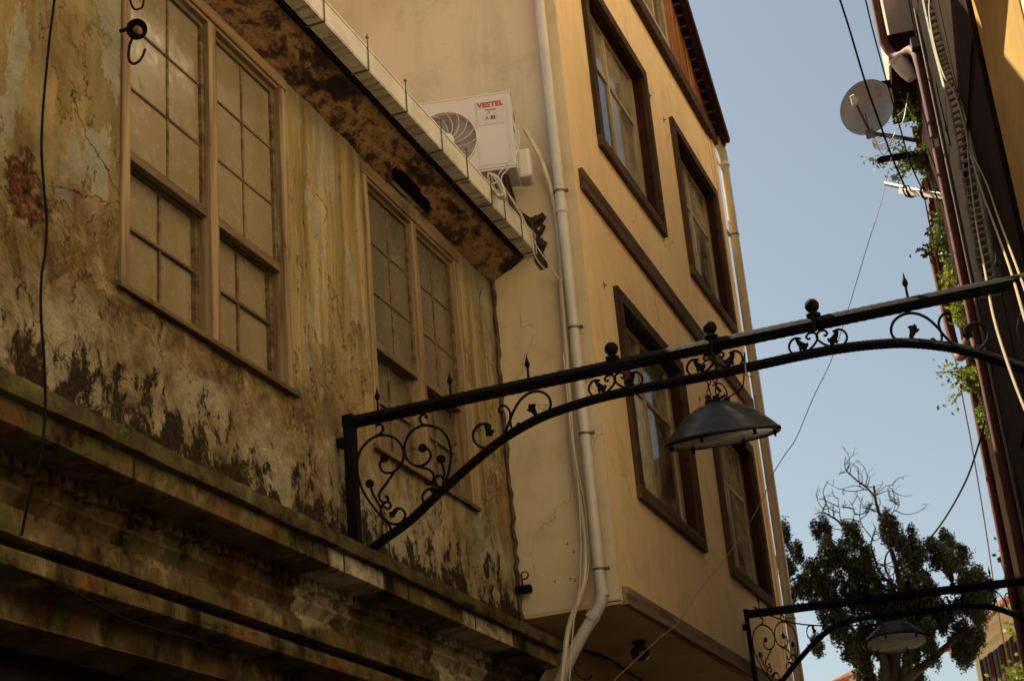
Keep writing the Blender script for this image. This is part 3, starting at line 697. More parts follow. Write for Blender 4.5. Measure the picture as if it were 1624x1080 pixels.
for z in (8.86, 8.1, 6.15, 4.4):
    b = MB(); b.lathe([(.045, -.02), (.053, -.018), (.053, .018), (.045, .02)] if z > 8.5 else [(.043, -.006), (.048, -.006), (.048, .006), (.043, .006)], (-2.443 + .02 * (z - 4) / 5, 13.95, z), 16); b.box((-2.50, 13.8, z - .006), (-2.46, 13.94, z + .006)); b.build('pipe_collar', M['strap'] if z < 8.5 else M['pvc'], d2, smooth=True)
# broken patch where the old roof meets the side wall
b = MB()
def jag(pts, d, n=4, amp=3.0):
    out = []
    for i in range(len(pts)):
        a_, c_ = pts[i], pts[(i + 1) % len(pts)]
        for k in range(n): t = k / n; out.append(at(a_[0] + (c_[0] - a_[0]) * t + random.uniform(-amp, amp), a_[1] + (c_[1] - a_[1]) * t + random.uniform(-amp, amp), 1, 8.7895))
    return out
b.prism(jag([(806, 330), (822, 341), (838, 346), (856, 340), (861, 352), (853, 364), (858, 376), (868, 387), (862, 398), (868, 412), (870, 424), (856, 430), (846, 404), (830, 375)], 0, 5, 1.8), (0, -.006, 0))
for p in (((820, 336), (845, 352)), ((846, 352), (862, 340)), ((858, 352), (864, 342)), ((850, 378), (866, 388)), ((856, 372), (863, 357))):
    b.bar(at(*p[0], 1, 8.77), at(*p[1], 1, 8.75), .012, .03)
b.build('broken_patch', M['debris'], ch)
b = MB()
for p in ((900, 862), (910, 874), (880, 922), (904, 917), (912, 920), (1, 1)):
    if p == (1, 1): continue
    q = at(*p, 1, 8.788); b.ico(tuple(q), .006, (1, .4, 1), 6, 4)
b.build('bolt_hole', M['shop'], ch)
# small hooks left in the stucco
for p in ((1030, 152), (1052, 190), (957, 452), (1108, 632), (1194, 727)):
    q = at(*p, 0, FX); b = MB(); b.tube([q + Vector((-.01, 0, 0)), q + Vector((.022, .004, -.004))], .004, 6); b.bar(q + Vector((.004, 0, -.028)), q + Vector((.004, 0, .022)), .007, .004, up=(1, 0, 0)); b.build('wall_hook', M['strap'], ch, smooth=True)
# ring and bracket stub at the joint of the houses
b = MB(); q = at(832, 912, 1, 8.74); b.tube(catmull([q + Vector((.022 * math.cos(a), 0, .022 * math.sin(a))) for a in [i * math.pi / 5 for i in range(10)]], 3, True) + [q + Vector((.022, 0, 0))], .004, 6)
b.box((q.x - .06, q.y - .02, q.z - .10), (q.x + .03, q.y + .03, q.z - .06)); b.tube([q + Vector((-.02, 0, -.02)), q + Vector((-.03, 0.03, -.08))], .005, 6)
tag(root_mesh(b, 'iron_wall_ring', M['iron'], q, True), 'small iron ring and bracket stub by the corner of old and cream houses', 'wall bracket')
# round lamp under the jetty
q = at(1015, 1033, 2, 3.53)
t_ = thing('round_lamp', 'small dark round bulkhead lamp under the cream house overhang', 'lamp', (q.x, q.y, 3.6))
b = MB(); b.lathe([(.04, 3.597), (.045, 3.585), (.03, 3.575), (.03, 3.56)], (q.x, q.y, 0), 18); b.build('lamp_base', M['iron'], t_, smooth=True)
b = MB(); b.ico((q.x, q.y, 3.52), .062, (1, 1, .85), 20, 12); b.build('lamp_globe', m_flat('dark_glass_globe', (.035, .02, .012), .12), t_, smooth=True)
# cables sagging across the lower wall
b = MB(); b.tube(catmull([at(925, 1030, 0, -3.05), at(965, 1045, 0, -3.05), at(1030, 1068, 0, -3.05), at(1075, 1085, 0, -3.05), at(1110, 1110, 0, -3.05)], 8), .007, 6); b.tube(catmull([at(925, 1020, 0, -3.04), at(975, 1050, 0, -3.04), at(1010, 1075, 0, -3.04), at(1060, 1100, 0, -3.04)], 8), .006, 6)
tag(root_mesh(b, 'wall_cable', M['wire_dark'], at(965, 1045, 0, -3.05), True), 'pair of dark cables clipped to the wall under the cream house overhang', 'cable')
b = MB(); b.tube(catmull([at(910, 1055, 1, 8.6), at(918, 1072, 1, 8.65), at(930, 1077, 1, 8.7), at(940, 1070, 1, 8.7)], 6), .004, 6)
tag(root_mesh(b, 'loose_wire', M['wire_dark'], at(918, 1072, 1, 8.65), True), 'short loose black wire end curling beside the downpipe elbow', 'cable')

nb = thing('shading_block', 'plain block added unseen behind the cream house to shade its downpipe', 'house', (-6, 18, 0))  # unseen block added to keep direct sun off the far downpipe
b = MB(); b.box((-10, 14.6, 0), (-4.15, 21.5, 9.4)); b.box((-10, 14.0, 0), (-2.70, 14.6, 8.6)); b.build('wall', M['farcream'], nb)
b = MB(); b.box((-10.2, 14.5, 9.4), (-4.0, 21.7, 9.6)); b.build('roof', M['tile'], nb)
# ================================================================== AIR CONDITIONER
ang = math.atan2(8.3 - 8.165, -2.693 + 3.267)      # front turned a little off the wall
ac = thing('air_conditioner', 'white outdoor air conditioning unit on brackets above the old roof gutter', 'air conditioner', (-2.70, 8.30, 6.26), rz=ang)
# local frame: x along the front (right end at 0), y to the back, z up
AW, AH, AD = .80, .505, .27; fc = (-.425, .232); fr_ = .195
def circ(r, n=48): return [(fc[0] + r * math.cos(2 * math.pi * i / n), fc[1] + r * math.sin(2 * math.pi * i / n)) for i in range(n)]
b = MB(); n = 48; ring = circ(fr_ + .012, n)
outer = []
for i in range(n):
    a = 2 * math.pi * i / n; dx, dz = math.cos(a), math.sin(a)
    t = min([(0 - fc[0]) / dx if dx > 1e-6 else 1e9, (-AW - fc[0]) / dx if dx < -1e-6 else 1e9, (AH - fc[1]) / dz if dz > 1e-6 else 1e9, (0 - fc[1]) / dz if dz < -1e-6 else 1e9])
    outer.append((fc[0] + dx * t, fc[1] + dz * t))
for cx, cz_ in ((0, 0), (0, AH), (-AW, 0), (-AW, AH)):
    k = min(range(n), key=lambda i: (outer[i][0] - cx) ** 2 + (outer[i][1] - cz_) ** 2); outer[k] = (cx, cz_)
vs = [(x, 0, z) for x, z in ring] + [(x, 0, z) for x, z in outer] + [(x, .03, z) for x, z in circ(fr_, n)]
b.add(vs, [(i, (i + 1) % n, n + (i + 1) % n, n + i) for i in range(n)] + [(i, 2 * n + i, 2 * n + (i + 1) % n, (i + 1) % n) for i in range(n)])
b.add([(0, 0, 0), (0, AD, 0), (0, AD, AH), (0, 0, AH), (-AW, 0, 0), (-AW, AD, 0), (-AW, AD, AH), (-AW, 0, AH)], [(0, 1, 2, 3), (4, 7, 6, 5), (3, 2, 6, 7), (0, 4, 5, 1), (1, 5, 6, 2)])
b.build('casing', M['acw'], ac, local=True, smooth=False)
b = MB(); b.box((-AW - .004, -.004, AH), (.004, AD + .004, AH + .012)); b.build('lid', M['acw'], ac, local=True, bevel=.004)
b = MB(); b.box((-AW + .02, .004, -.016), (-.004, AD - .01, -.001)); b.build('base_plate', M['acw'], ac, local=True, bevel=.003)
b = MB(); b.lathe([(.001, .10), (fr_ + .01, .10), (fr_ + .01, .101)], (0, 0, 0), 40, M=Matrix(((1, 0, 0), (0, 0, 1), (0, 1, 0)))); b.v = [(v[0] + fc[0], v[1], v[2] + fc[1]) for v in b.v]; b.build('fan_well', M['acdark'], ac, local=True)
b = MB()
for k in range(5):
    a0 = 2 * math.pi * k / 5
    vs = []
    for i in range(7):
        r_ = .04 + .145 * i / 6
        for j in range(5):
            a = a0 + j * .20 + r_ * 2.0; vs.append((fc[0] + r_ * math.cos(a), .075 - .03 * j / 4, fc[1] + r_ * math.sin(a)))
    b.add(vs, [(i * 5 + j, i * 5 + j + 1, (i + 1) * 5 + j + 1, (i + 1) * 5 + j) for i in range(6) for j in range(4)])
b.build('fan_blades', M['acblade'], ac, local=True, smooth=True)
b = MB()
for i in range(22):
    r_ = .058 + i * .0064; P_ = [(x, .004, z) for x, z in circ(r_, 40)]; b.tube(P_ + [P_[0]], .0011, 4, cap=False)
for k in range(16):
    a0 = 2 * math.pi * k / 16; b.tube([(fc[0] + r_ * math.cos(a0 + (r_ - .05) * 5), .001, fc[1] + r_ * math.sin(a0 + (r_ - .05) * 5)) for r_ in [.05 + .145 * i / 8 for i in range(9)]], .0024, 5)
P_ = [(x, 0, z) for x, z in circ(fr_ + .004, 48)]; b.tube(P_ + [P_[0]], .006, 6, cap=False)
gr_ = b.build('fan_grille', M['acw'], ac, local=True)
b = MB(); b.lathe([(.001, -.014), (.03, -.012), (.05, -.004), (.056, .004)], (0, 0, 0), 30, M=Matrix(((1, 0, 0), (0, 0, 1), (0, 1, 0)))); b.v = [(v[0] + fc[0], v[1], v[2] + fc[1]) for v in b.v]; b.build('fan_cap', M['acw'], gr_, local=True, smooth=True)
b = MB(); b.box((-.215, -.0035, .30), (-.045, -.0005, .465)); b.box((-.225, -.003, .02), (-.218, -.0005, .49)); b.box((-.03, -.003, .02), (-.024, -.0005, .49)); b.box((-.217, -.003, .02), (-.031, -.0005, .026)); b.build('front_panel', M['acgrey'], ac, local=True)
def text(body, size, loc, mat, parent, name='lettering', ext=.0008, bold=0.0, sx=1.0):
    cu = bpy.data.curves.new(name, 'FONT'); cu.body = body; cu.size = size; cu.extrude = ext; cu.offset = bold; cu.align_x = 'CENTER'; cu.resolution_u = 3
    o = bpy.data.objects.new(name, cu); COL.objects.link(o); dg = bpy.context.evaluated_depsgraph_get(); me = bpy.data.meshes.new_from_object(o.evaluated_get(dg))
    bpy.data.objects.remove(o); me.materials.clear(); me.materials.append(mat)
    me.transform(Matrix.Diagonal((sx, 1, 1, 1))); me.transform(Matrix.Rotation(R(90), 4, 'X')); me.transform(Matrix.Translation(loc))
    t = bpy.data.objects.new(name, me); COL.objects.link(t); t.parent = parent; return t
text('VESTEL', .046, (-.128, -.005, .424), M['red'], ac, bold=.0014, sx=1.12)
text('Inverter', .022, (-.128, -.005, .396), M['grey'], ac)
text('R', .030, (-.152, -.005, .336), M['grey'], ac); text('32', .032, (-.118, -.005, .335), M['dark'], ac, bold=.0015)
b = MB(); P_ = [(-.130 + .042 * math.cos(a), -.004, .346 + .042 * math.sin(a)) for a in [i * math.pi / 16 for i in range(33)]]; b.tube(P_, .0016, 5, cap=False); b.build('logo_ring', M['acgrey'], ac, local=True)
b = MB(); b.prism([(-.162, -.0045, .374), (-.140, -.0045, .392), (-.128, -.0045, .382), (-.146, -.0045, .376)], (0, .002, 0)); b.build('logo_leaf', M['green'], ac, local=True)
# side: slots, handle recess, service cover
b = MB()
for z in (.40, .415): b.box((0, .09, z), (.002, .14, z + .009))
b.box((0, .08, .375), (.003, .15, .43)); b.box((0, .18, .21), (.003, .215, .245)); b.box((0, .02, .255), (.003, .07, .275))
b.build('side_slots', M['acdark'], ac, local=True)
b = MB()
for i in range(6): b.box((.001, .10, .03 + i * .028), (.004, .16, .044 + i * .028))
b.box((.0, .075, .0), (.0025, .080, AH)); b.box((.0, .17, .0), (.0025, .175, AH)); b.build('side_ribs', M['acw'], ac, local=True)
b = MB(); b.box((-.01, .165, .0), (.075, .32, .20)); b.build('service_cover', M['acw'], ac, local=True, bevel=.02)
for x in (-.08, -.66):
    b = MB(); b.box((x - .018, .02, -.045), (x + .018, .46, -.016)); b.box((x - .018, .43, -.30), (x + .018, .462, -.016)); b.bar((x, .04, -.04), (x, .44, -.28), .03, .014, up=(1, 0, 0)); b.build('bracket', M['strap'], ac, local=True, bevel=.002)

def cable(name, pts, r, mat, label, cat='cable', n=10, seg=7, group=None):
    b = MB(); P_ = catmull(pts, n); b.tube(P_, r, seg); return tag(root_mesh(b, name, mat, min(pts, key=lambda p: p[2]), True), label, cat, group)
P = lambda *a: at(*a)
cable('conduit', [P(832, 205, 1, 8.62), P(850, 238, 1, 8.66), P(862, 265, 1, 8.72), P(874, 300, 1, 8.74), P(883, 345, 1, 8.745), P(889, 400, 1, 8.745), P(891, 460, 1, 8.745), P(899, 560, 1, 8.745), P(904, 640, 1, 8.745), P(907, 700, 1, 8.745), P(915, 760, 1, 8.75), P(926, 830, 1, 8.75), P(929, 880, 1, 8.74), P(925, 930, 1, 8.72), P(905, 985, 1, 8.70), P(898, 1020, 1, 8.68), P(890, 1090, 1, 8.64)], .0165, M['hose'], 'thick cream conduit hose dropping from the air conditioner beside the white downpipe', 'hose')
cable('thin_cable', [P(818, 205, 1, 8.22), P(818, 225, 1, 8.18), P(808, 255, 1, 8.12), P(790, 280, 1, 8.10), P(800, 300, 1, 8.2), P(822, 330, 1, 8.3), P(848, 385, 1, 8.5), P(868, 415, 1, 8.6), P(886, 441, 1, 8.70)], .0038, M['wire_white'], 'taut white cable from the air conditioner across the gutter to the conduit')
cable('thin_cable', [P(821, 206, 1, 8.22), P(823, 228, 1, 8.17), P(813, 258, 1, 8.10), P(795, 283, 1, 8.08), P(805, 306, 1, 8.15), P(828, 345, 1, 8.3), P(842, 378, 1, 8.35), P(848, 405, 1, 8.4), P(862, 425, 1, 8.5), P(876, 432, 1, 8.6), P(886, 443, 1, 8.70)], .0038, M['wire_white'], 'slack white cable hanging in a loop below the gutter end')
b = MB()
for k in range(7):
    ox = random.uniform(-.012, .012); oz = random.uniform(-.01, .01)
    c0 = P(787, 294, 1, 8.02); P_ = []
    for i in range(15):
        a = 2 * math.pi * i / 14; u = .028 * math.cos(a) + ox; v = .085 * math.sin(a) + oz
        P_.append(c0 + Vector((u + v * -.35, .02 * math.sin(a + k), v)))
    b.tube(catmull(P_, 3), .0045, 6, cap=False)
b.tube([c0 + Vector((-.03, -.02, .0)), c0 + Vector((.035, -.02, .012))], .006, 6)
tag(root_mesh(b, 'cable_coil', M['wire_white'], c0, True), 'bundled coil of white cable hanging under the air conditioner by the gutter', 'cable coil')
cable('thin_cable', [P(893, 560, 1, 8.735), P(905, 680, 1, 8.72), P(916, 760, 1, 8.72), P(921, 860, 1, 8.72), P(919, 930, 1, 8.70), P(910, 985, 1, 8.68), P(903, 1080, 1, 8.6)], .004, M['wire_white'], 'thin white cable running down in front of the cream conduit at the corner')
cable('thin_cable', [P(897, 570, 1, 8.735), P(912, 720, 1, 8.72), P(927, 800, 1, 8.72), P(934, 880, 1, 8.72), P(930, 920, 1, 8.71), P(922, 945, 1, 8.70)], .004, M['wire_white'], 'second thin white cable bowing out between conduit and downpipe')

# ================================================================== WROUGHT IRON ARCH
def twist_tube(mb, pts, r, step=.012, n=8, amp=.10, pitch=.036):
    P0 = catmull(pts, 24) if len(pts) > 2 else [Vector(p) for p in pts]
    out = [P0[0]]; acc = 0.0
    for a, c in zip(P0, P0[1:]):
        L = (c - a).length; k = max(1, int(L / step)); 
        for i in range(1, k + 1): out.append(a.lerp(c, i / k))
    def rf(t):
        i = round(t * (len(out) - 1)); w = math.sin(2 * math.pi * i * step / pitch)
        return lambda k, j: r * ((1.0 if k % 2 == 0 else .80) + (amp * w if k % 2 == 0 else -amp * w * .3))
    mb.tube(out, r, 8, rf=rf, rot=0.0)
def leaf(mb, base, direction, size, flip=1):
    d = Vector(direction).normalized(); nrm = Vector((d.z, 0, -d.x)) * flip
    o = [(0, .02), (.15, .12), (.35, .22), (.52, .26), (.62, .38), (.80, .44), (.77, .29), (.92, .26), (1.06, .10), (.93, .03), (.92, -.12), (.80, -.26), (.70, -.13), (.5, -.08), (.3, -.07), (.12, -.06)]
    mb.prism([Vector(base) + (d * a + nrm * c) * size + Vector((0, .004, 0)) for a, c in o], (0, -.008, 0))
def rosette(mb, c, r):
    pl = []
    for i in range(48):
        a = 2 * math.pi * i / 48; q = r * (.86 + .14 * abs(math.cos(a * 4.5))); pl.append((c[0] + q * math.cos(a), .006, c[1] + q * math.sin(a)))
    mb.prism(pl, (0, -.012, 0)); mb.ico((c[0], -.006, c[1]), r * .35, (1, .6, 1), 8, 6)
V3 = lambda L, s: [(x * s, 0, z) for x, z in L]
def make_arch(label, loc, rz, group):
    a = thing('iron_arch', label, 'street arch', loc, group, rz)
    b = MB(); twist_tube(b, [(-1.75, 0, 4.113), (0, 0, 4.117), (1.75, 0, 4.113)], .0325, amp=.035); b.build('top_beam', M['iron'], a, local=True)
    half = [(-1.74, 3.47), (-1.66, 3.500), (-1.598, 3.53), (-1.471, 3.592), (-1.309, 3.700), (-1.116, 3.820), (-.989, 3.888), (-.833, 3.943), (-.70, 3.968), (-.55, 3.983), (-.387, 3.988), (-.187, 3.986)]
    full = half + [(0, 3.984)] + [(-x, z) for x, z in reversed(half)]
    b = MB(); twist_tube(b, V3(full, 1), .0228, amp=.035); b.build('arc_bar', M['iron'], a, local=True)
    for s in (-1, 1):
        b = MB(); b.box((s * 1.742 - .025, -.025, 3.44), (s * 1.742 + .025, .025, 4.085)); b.box((s * 1.742 - .027, -.030, 4.085), (s * 1.742 + .027, .030, 4.148))
        b.box((s * 1.767, -.03, 3.52), (s * 1.80, .03, 3.56)); b.box((s * 1.767, -.03, 4.0), (s * 1.80, .03, 4.04)); b.build('post', M['iron'], a, local=True, bevel=.003)
    for x in (-.45, 0, .45):
        b = MB(); b.lathe([(.012, 4.14), (.030, 4.152), (.031, 4.160), (.017, 4.168), (.012, 4.172), (.012, 4.176)], (x, 0, 0), 20); b.ico((x, 0, 4.2), .031, (1, 1, 1), 20, 14); b.box((x - .006, -.033, 4.07), (x + .006, -.028, 4.15))
        b.build('ball_finial', M['iron'], a, local=True, smooth=True)
    for x in (-1.594, -1.228, -.848, .848, 1.228, 1.594):
        b = MB(); b.tube([(x, 0, 4.13 + .006 * i) for i in range(11)], .006, 6, rot=.7); b.lathe([(.004, 4.19), (.007, 4.196), (.013, 4.208), (.011, 4.220), (.005, 4.236), (.001, 4.262)], (x, 0, 0), 12)
        b.build('spear_finial', M['iron'], a, local=True, smooth=True)
    r = .0062
    A1 = [(-1.609, 4.067), (-1.600, 4.076), (-1.583, 4.072), (-1.573, 4.052), (-1.585, 4.033), (-1.601, 4.025), (-1.652, 4.006), (-1.693, 3.968), (-1.714, 3.907), (-1.709, 3.833), (-1.681, 3.752), (-1.642, 3.686), (-1.603, 3.633), (-1.571, 3.592), (-1.563, 3.556), (-1.575, 3.533), (-1.598, 3.528), (-1.610, 3.542), (-1.600, 3.553)]
    A2 = [(-1.61, 4.022), (-1.575, 4.020), (-1.530, 4.002), (-1.495, 3.966), (-1.478, 3.920), (-1.486, 3.878), (-1.513, 3.846), (-1.552, 3.833), (-1.588, 3.848), (-1.600, 3.882), (-1.586, 3.905)]
    A3 = [(-1.525, 3.840), (-1.573, 3.787), (-1.606, 3.753), (-1.611, 3.722), (-1.590, 3.700), (-1.570, 3.708), (-1.573, 3.727), (-1.584, 3.722)]
    A4 = [(-1.590, 3.683), (-1.575, 3.667), (-1.558, 3.676), (-1.564, 3.695), (-1.583, 3.700), (-1.603, 3.683), (-1.606, 3.645), (-1.577, 3.608), (-1.543, 3.590), (-1.508, 3.594), (-1.489, 3.622), (-1.501, 3.650), (-1.527, 3.661), (-1.545, 3.652)]
    A5 = [(-1.653, 3.795), (-1.640, 3.745), (-1.607, 3.680)]
    B1 = [(-1.362, 4.066), (-1.352, 4.058), (-1.360, 4.076), (-1.379, 4.076), (-1.388, 4.055), (-1.375, 4.032), (-1.348, 4.021), (-1.301, 3.999), (-1.264, 3.954), (-1.248, 3.891), (-1.255, 3.819), (-1.278, 3.751), (-1.306, 3.700)]
    B2 = [(-1.34, 4.020), (-1.375, 4.026), (-1.410, 4.020), (-1.447, 3.996), (-1.471, 3.950), (-1.468, 3.894), (-1.443, 3.855), (-1.405, 3.838), (-1.367, 3.846), (-1.345, 3.875), (-1.355, 3.905), (-1.378, 3.916)]
    B3 = [(-1.42, 3.838), (-1.385, 3.826), (-1.352, 3.806), (-1.338, 3.775), (-1.348, 3.750), (-1.370, 3.745), (-1.380, 3.760), (-1.368, 3.768)]
    B4 = [(-1.298, 3.845), (-1.288, 3.785), (-1.298, 3.715)]
    B5 = [(-1.325, 3.705), (-1.350, 3.722), (-1.385, 3.715), (-1.402, 3.688), (-1.388, 3.658), (-1.352, 3.655), (-1.322, 3.672)]
    B6 = [(-1.325, 3.735), (-1.335, 3.760), (-1.322, 3.775), (-1.302, 3.770), (-1.290, 3.745), (-1.296, 3.715)]
    Sb = [(-1.058, 3.935), (-1.050, 3.958), (-1.073, 3.974), (-1.108, 3.970), (-1.134, 3.938), (-1.128, 3.897), (-1.097, 3.866), (-1.055, 3.860), (-1.014, 3.877), (-.985, 3.910), (-.960, 3.953), (-.938, 3.997), (-.907, 4.040), (-.865, 4.070), (-.818, 4.076), (-.777, 4.057), (-.757, 4.022), (-.760, 3.988), (-.784, 3.960), (-.817, 3.955), (-.838, 3.972)]
    Ss = [(-.983, 4.015), (-.995, 4.010), (-1.003, 4.025), (-.988, 4.041), (-.966, 4.034), (-.950, 4.004), (-.953, 3.962), (-.948, 3.930), (-.928, 3.911), (-.907, 3.916), (-.903, 3.935), (-.915, 3.944), (-.924, 3.934)]
    for s in (1, -1):
        F = lambda L: [(x * s, 0, z) for x, z in L]
        b = MB()
        for L in (A1, A2, A3, A4, A5): b.tube(catmull(F(L), 5), r, 6)
        b.tube([(s * -1.71, 0, 3.87), (s * -1.74, 0, 3.87)], r, 6)
        b.build('heart_scroll', M['iron'], a, local=True, smooth=True)
        b = MB()
        for L in (B1, B2, B3, B4, B5, B6): b.tube(catmull(F(L), 5), r, 6)
        b.build('heart_scroll', M['iron'], a, local=True, smooth=True)
        b = MB(); b.tube(catmull(F(Sb), 5), r, 6); b.tube(catmull(F(Ss), 5), r * .9, 6); b.build('leaf_scroll', M['iron'], a, local=True, smooth=True)
        for c, q in (((-1.576, 3.908), .034), ((-1.655, 3.801), .036), ((-1.384, 3.920), .036), ((-1.298, 3.850), .036)):
            b = MB(); rosette(b, (c[0] * s, c[1]), q * .58); b.build('flower', M['iron'], a, local=True)
        for base, d, sz, fl in (((-1.075, 3.974), (.028, -.045), .068, 1), ((-.822, 3.956), (-.02, .055), .072, -1), ((-1.520, 3.661), (-.045, -.022), .055, -1), ((-1.365, 3.724), (.045, -.03), .060, 1)):
            b = MB(); leaf(b, (base[0] * s, 0, base[1]), (d[0] * s, 0, d[1]), sz, fl * s); b.build('leaf', M['iron'], a, local=True)
    # paired leaf ornaments at the three balls
    o1 = [(-.517, 4.064), (-.544, 4.070), (-.566, 4.054), (-.572, 4.025), (-.552, 3.998), (-.517, 3.995), (-.480, 4.013), (-.454, 4.038), (-.447, 4.060), (-.460, 4.078), (-.482, 4.079), (-.494, 4.066), (-.487, 4.055), (-.477, 4.057)]
    for cx in (-.45, 0, .45):
        b = MB()
        for s in (1, -1): b.tube(catmull([(cx + (x + .449) * s, 0, z) for x, z in o1], 5), r * .85, 6)
        b.build('twin_scroll', M['iron'], a, local=True, smooth=True)
        for s in (1, -1):
            b = MB(); leaf(b, (cx + s * -.092, 0, 4.070), (s * .045, 0, -.052), .072, s); b.build('leaf', M['iron'], a, local=True)
    return a
arch1 = make_arch('near black wrought iron arch with scrolls and ball finials in front of the cream house', (-1.29, 6.45, 0), 0, 'iron arches over the alley')
arch2 = copy_tree(arch1); arch2.location = (-1.22, 12.18, -.03); arch2.scale = (.70, 1, 1); arch2.rotation_euler.z = R(11)
arch2['label'] = 'far black wrought iron arch crossing in front of the tree, lower in the picture'

# ================================================================== PENDANT LAMPS
def make_lamp(loc, label):
    t = thing('pendant_lamp', label, 'street lamp', loc, 'pendant lamps hung from the arches')
    sh = [(.247, .0), (.250, .005), (.248, .014), (.240, .020), (.228, .034), (.208, .055), (.188, .073), (.183, .0745), (.180, .078), (.165, .094), (.141, .114), (.115, .131), (.090, .144), (.050, .156), (.020, .159), (.001, .160)]
    b = MB(); b.lathe([(.238, .004), (.238, -.003), (.245, -.004)] + sh, (0, 0, 0), 64); b.f = [f for f in b.f if len(f) < 60]; b.mi = b.mi[:len(b.f)]; b.build('lamp_shade', M['shade'], t, local=True, smooth=True)
    b = MB(); b.lathe([(.2370, .002), (.2365, .006), (.2365, .010), (.2365, .019), (.222, .036), (.200, .058), (.172, .08), (.12, .122), (.05, .152), (.001, .157)], (0, 0, 0), 64); b.f = [f for f in b.f if len(f) < 60]; b.mi = b.mi[:len(b.f)]
    b.build('inner_shade', M['white_in'], t, local=True, smooth=True)
    b = MB(); b.lathe([(.001, .004), (.12, .003), (.216, .006), (.216, .012), (.001, .012)], (0, 0, 0), 48); b.build('diffuser', m_lens, t, local=True, smooth=True)
    for k in range(6):
        b = MB(); a = 2 * math.pi * (k + .3) / 6; c, s_ = math.cos(a), math.sin(a); b.bar((.222 * c, .222 * s_, .008), (.222 * c, .222 * s_, -.022), .012, .008, up=(c, s_, 0)); b.build('clip', M['iron'], t, local=True)
    b = MB(); b.lathe([(.02, .155), (.02, .17), (.012, .175), (.012, .19)], (0, 0, 0), 16); b.lathe([(.014, .155), (.014, .172), (.006, .176)], (-.035, .0, 0), 12); b.lathe([(.014, .15), (.014, .170), (.006, .174)], (.045, .01, 0), 12); b.build('top_fitting', M['iron'], t, local=True, smooth=True)
    b = MB()
    for x0, x1 in ((-.03, -.012), (.012, .012)):
        for i in range(5):
            z = .178 + i * .026; x = x0 + (x1 - x0) * i / 4; pts = []
            for k in range(13):
                a = 2 * math.pi * k / 12; u = .008 * math.cos(a); v = .017 * math.sin(a); pts.append((x + (u if i % 2 else 0), (0 if i % 2 else u), z + v))
            b.tube(pts, .0026, 5, cap=False)
    P_ = [(.032 * math.cos(a) + 0, 0, .316 + .032 * math.sin(a)) for a in [i * math.pi / 10 for i in range(21)]]; b.tube(P_, .004, 6, cap=False)
    b.build('chain', M['iron'], t, local=True, smooth=True)
    return t
m_lens = m_pane('lamp_diffuser_glass', (.50, .42, .28), .25, .25, .75)
lamp = make_lamp((-1.30, 6.45, 3.69), 'near black dome pendant lamp hanging from the middle of the near iron arch')
lamp.rotation_euler.x = R(11.5)
lamp2 = copy_tree(lamp); lamp2.rotation_euler.x = R(-8); lamp2.location = (-1.375, 12.15, 3.74); lamp2['label'] = 'far black dome pendant lamp hung from the far arch before the tree'; lamp2['group'] = 'pendant lamps hung from the arches'
cable('lamp_wire', [P(1181, 560, 1, 6.41), P(1180, 590, 1, 6.40), P(1178, 612, 1, 6.41), P(1168, 622, 1, 6.42), P(1150, 633, 1, 6.42), P(1140, 637, 1, 6.43)], .0035, M['wire_dark'], 'black flex drooping from the near arch into the near lamp shade')
cable('lamp_wire', [P(1130, 612, 1, 6.42), P(1142, 608, 1, 6.41), P(1152, 620, 1, 6.41), P(1152, 632, 1, 6.42), P(1146, 638, 1, 6.43)], .003, M['wire_dark'], 'looped black flex curling above the near lamp shade')
b = MB(); b.tube([P(1135, 612, 1, 6.40), P(1143, 621, 1, 6.40)], .006, 6); b.tube([P(1140, 633, 1, 6.40), P(1151, 626, 1, 6.40)], .006, 6)
tag(root_mesh(b, 'wire_connector', M['iron'], P(1140, 633, 1, 6.40), True), 'two black tape-wrapped wire joints above the near lamp shade', 'connector')
cable('yellow_tie', [P(1182, 576, 1, 6.40), P(1183, 592, 1, 6.39), P(1188, 597, 1, 6.38), P(1195, 596, 1, 6.38), P(1198, 590, 1, 6.39)], .003, M['wire_tan'], 'yellowish wire tie looped round the near arch bar by the downpipe', 'wire tie')

# ================================================================== LEFT WALL FITTINGS
cable('hanging_cable', [P(90, -30, 0, -2.72), P(84, 20, 0, -2.74), P(79, 60, 0, -2.75), P(73, 120, 0, -2.74), P(68, 180, 0, -2.73), P(66, 240, 0, -2.73), P(70, 300, 0, -2.74), P(74, 350, 0, -2.74), P(72, 400, 0, -2.74), P(66, 440, 0, -2.73), P(65, 500, 0, -2.72), P(70, 570, 0, -2.72), P(72, 650, 0, -2.72), P(66, 710, 0, -2.72), P(52, 770, 0, -2.74), P(42, 810, 0, -2.76), P(34, 850, 0, -2.78)], .0045, M['wire_dark'], 'long black cable hanging free down the old plastered wall at far left')
q = P(217, 47, 0, -2.99)
t_ = thing('wall_bell', 'dark round bell-like fitting with a peg on the jamb of the near sash window', 'wall fitting', (-3.07, q.y, q.z))
Mz = Matrix(((0, 0, 1), (0, 1, 0), (-1, 0, 0)))
Md = Vector((.55, -.45, -.62)).normalized().to_track_quat('Z', 'Y').to_matrix()
b = MB(); b.lathe([(.012, -.05), (.020, -.03), (.036, -.012), (.042, .0), (.040, .006), (.034, .002), (.026, -.004), (.012, -.006)], tuple(q), 28, M=Md); b.tube([q - Md @ Vector((0, 0, .05)), (WX + .02, q.y + .02, q.z + .03)], .008, 8); b.build('bell', M['iron'], t_, smooth=True)
b = MB(); b.lathe([(.014, -.01), (.015, .02), (.011, .024), (.011, .05), (.001, .052)], tuple(q), 16, M=Md); b.build('peg', M['oldwood'], t_, smooth=True)
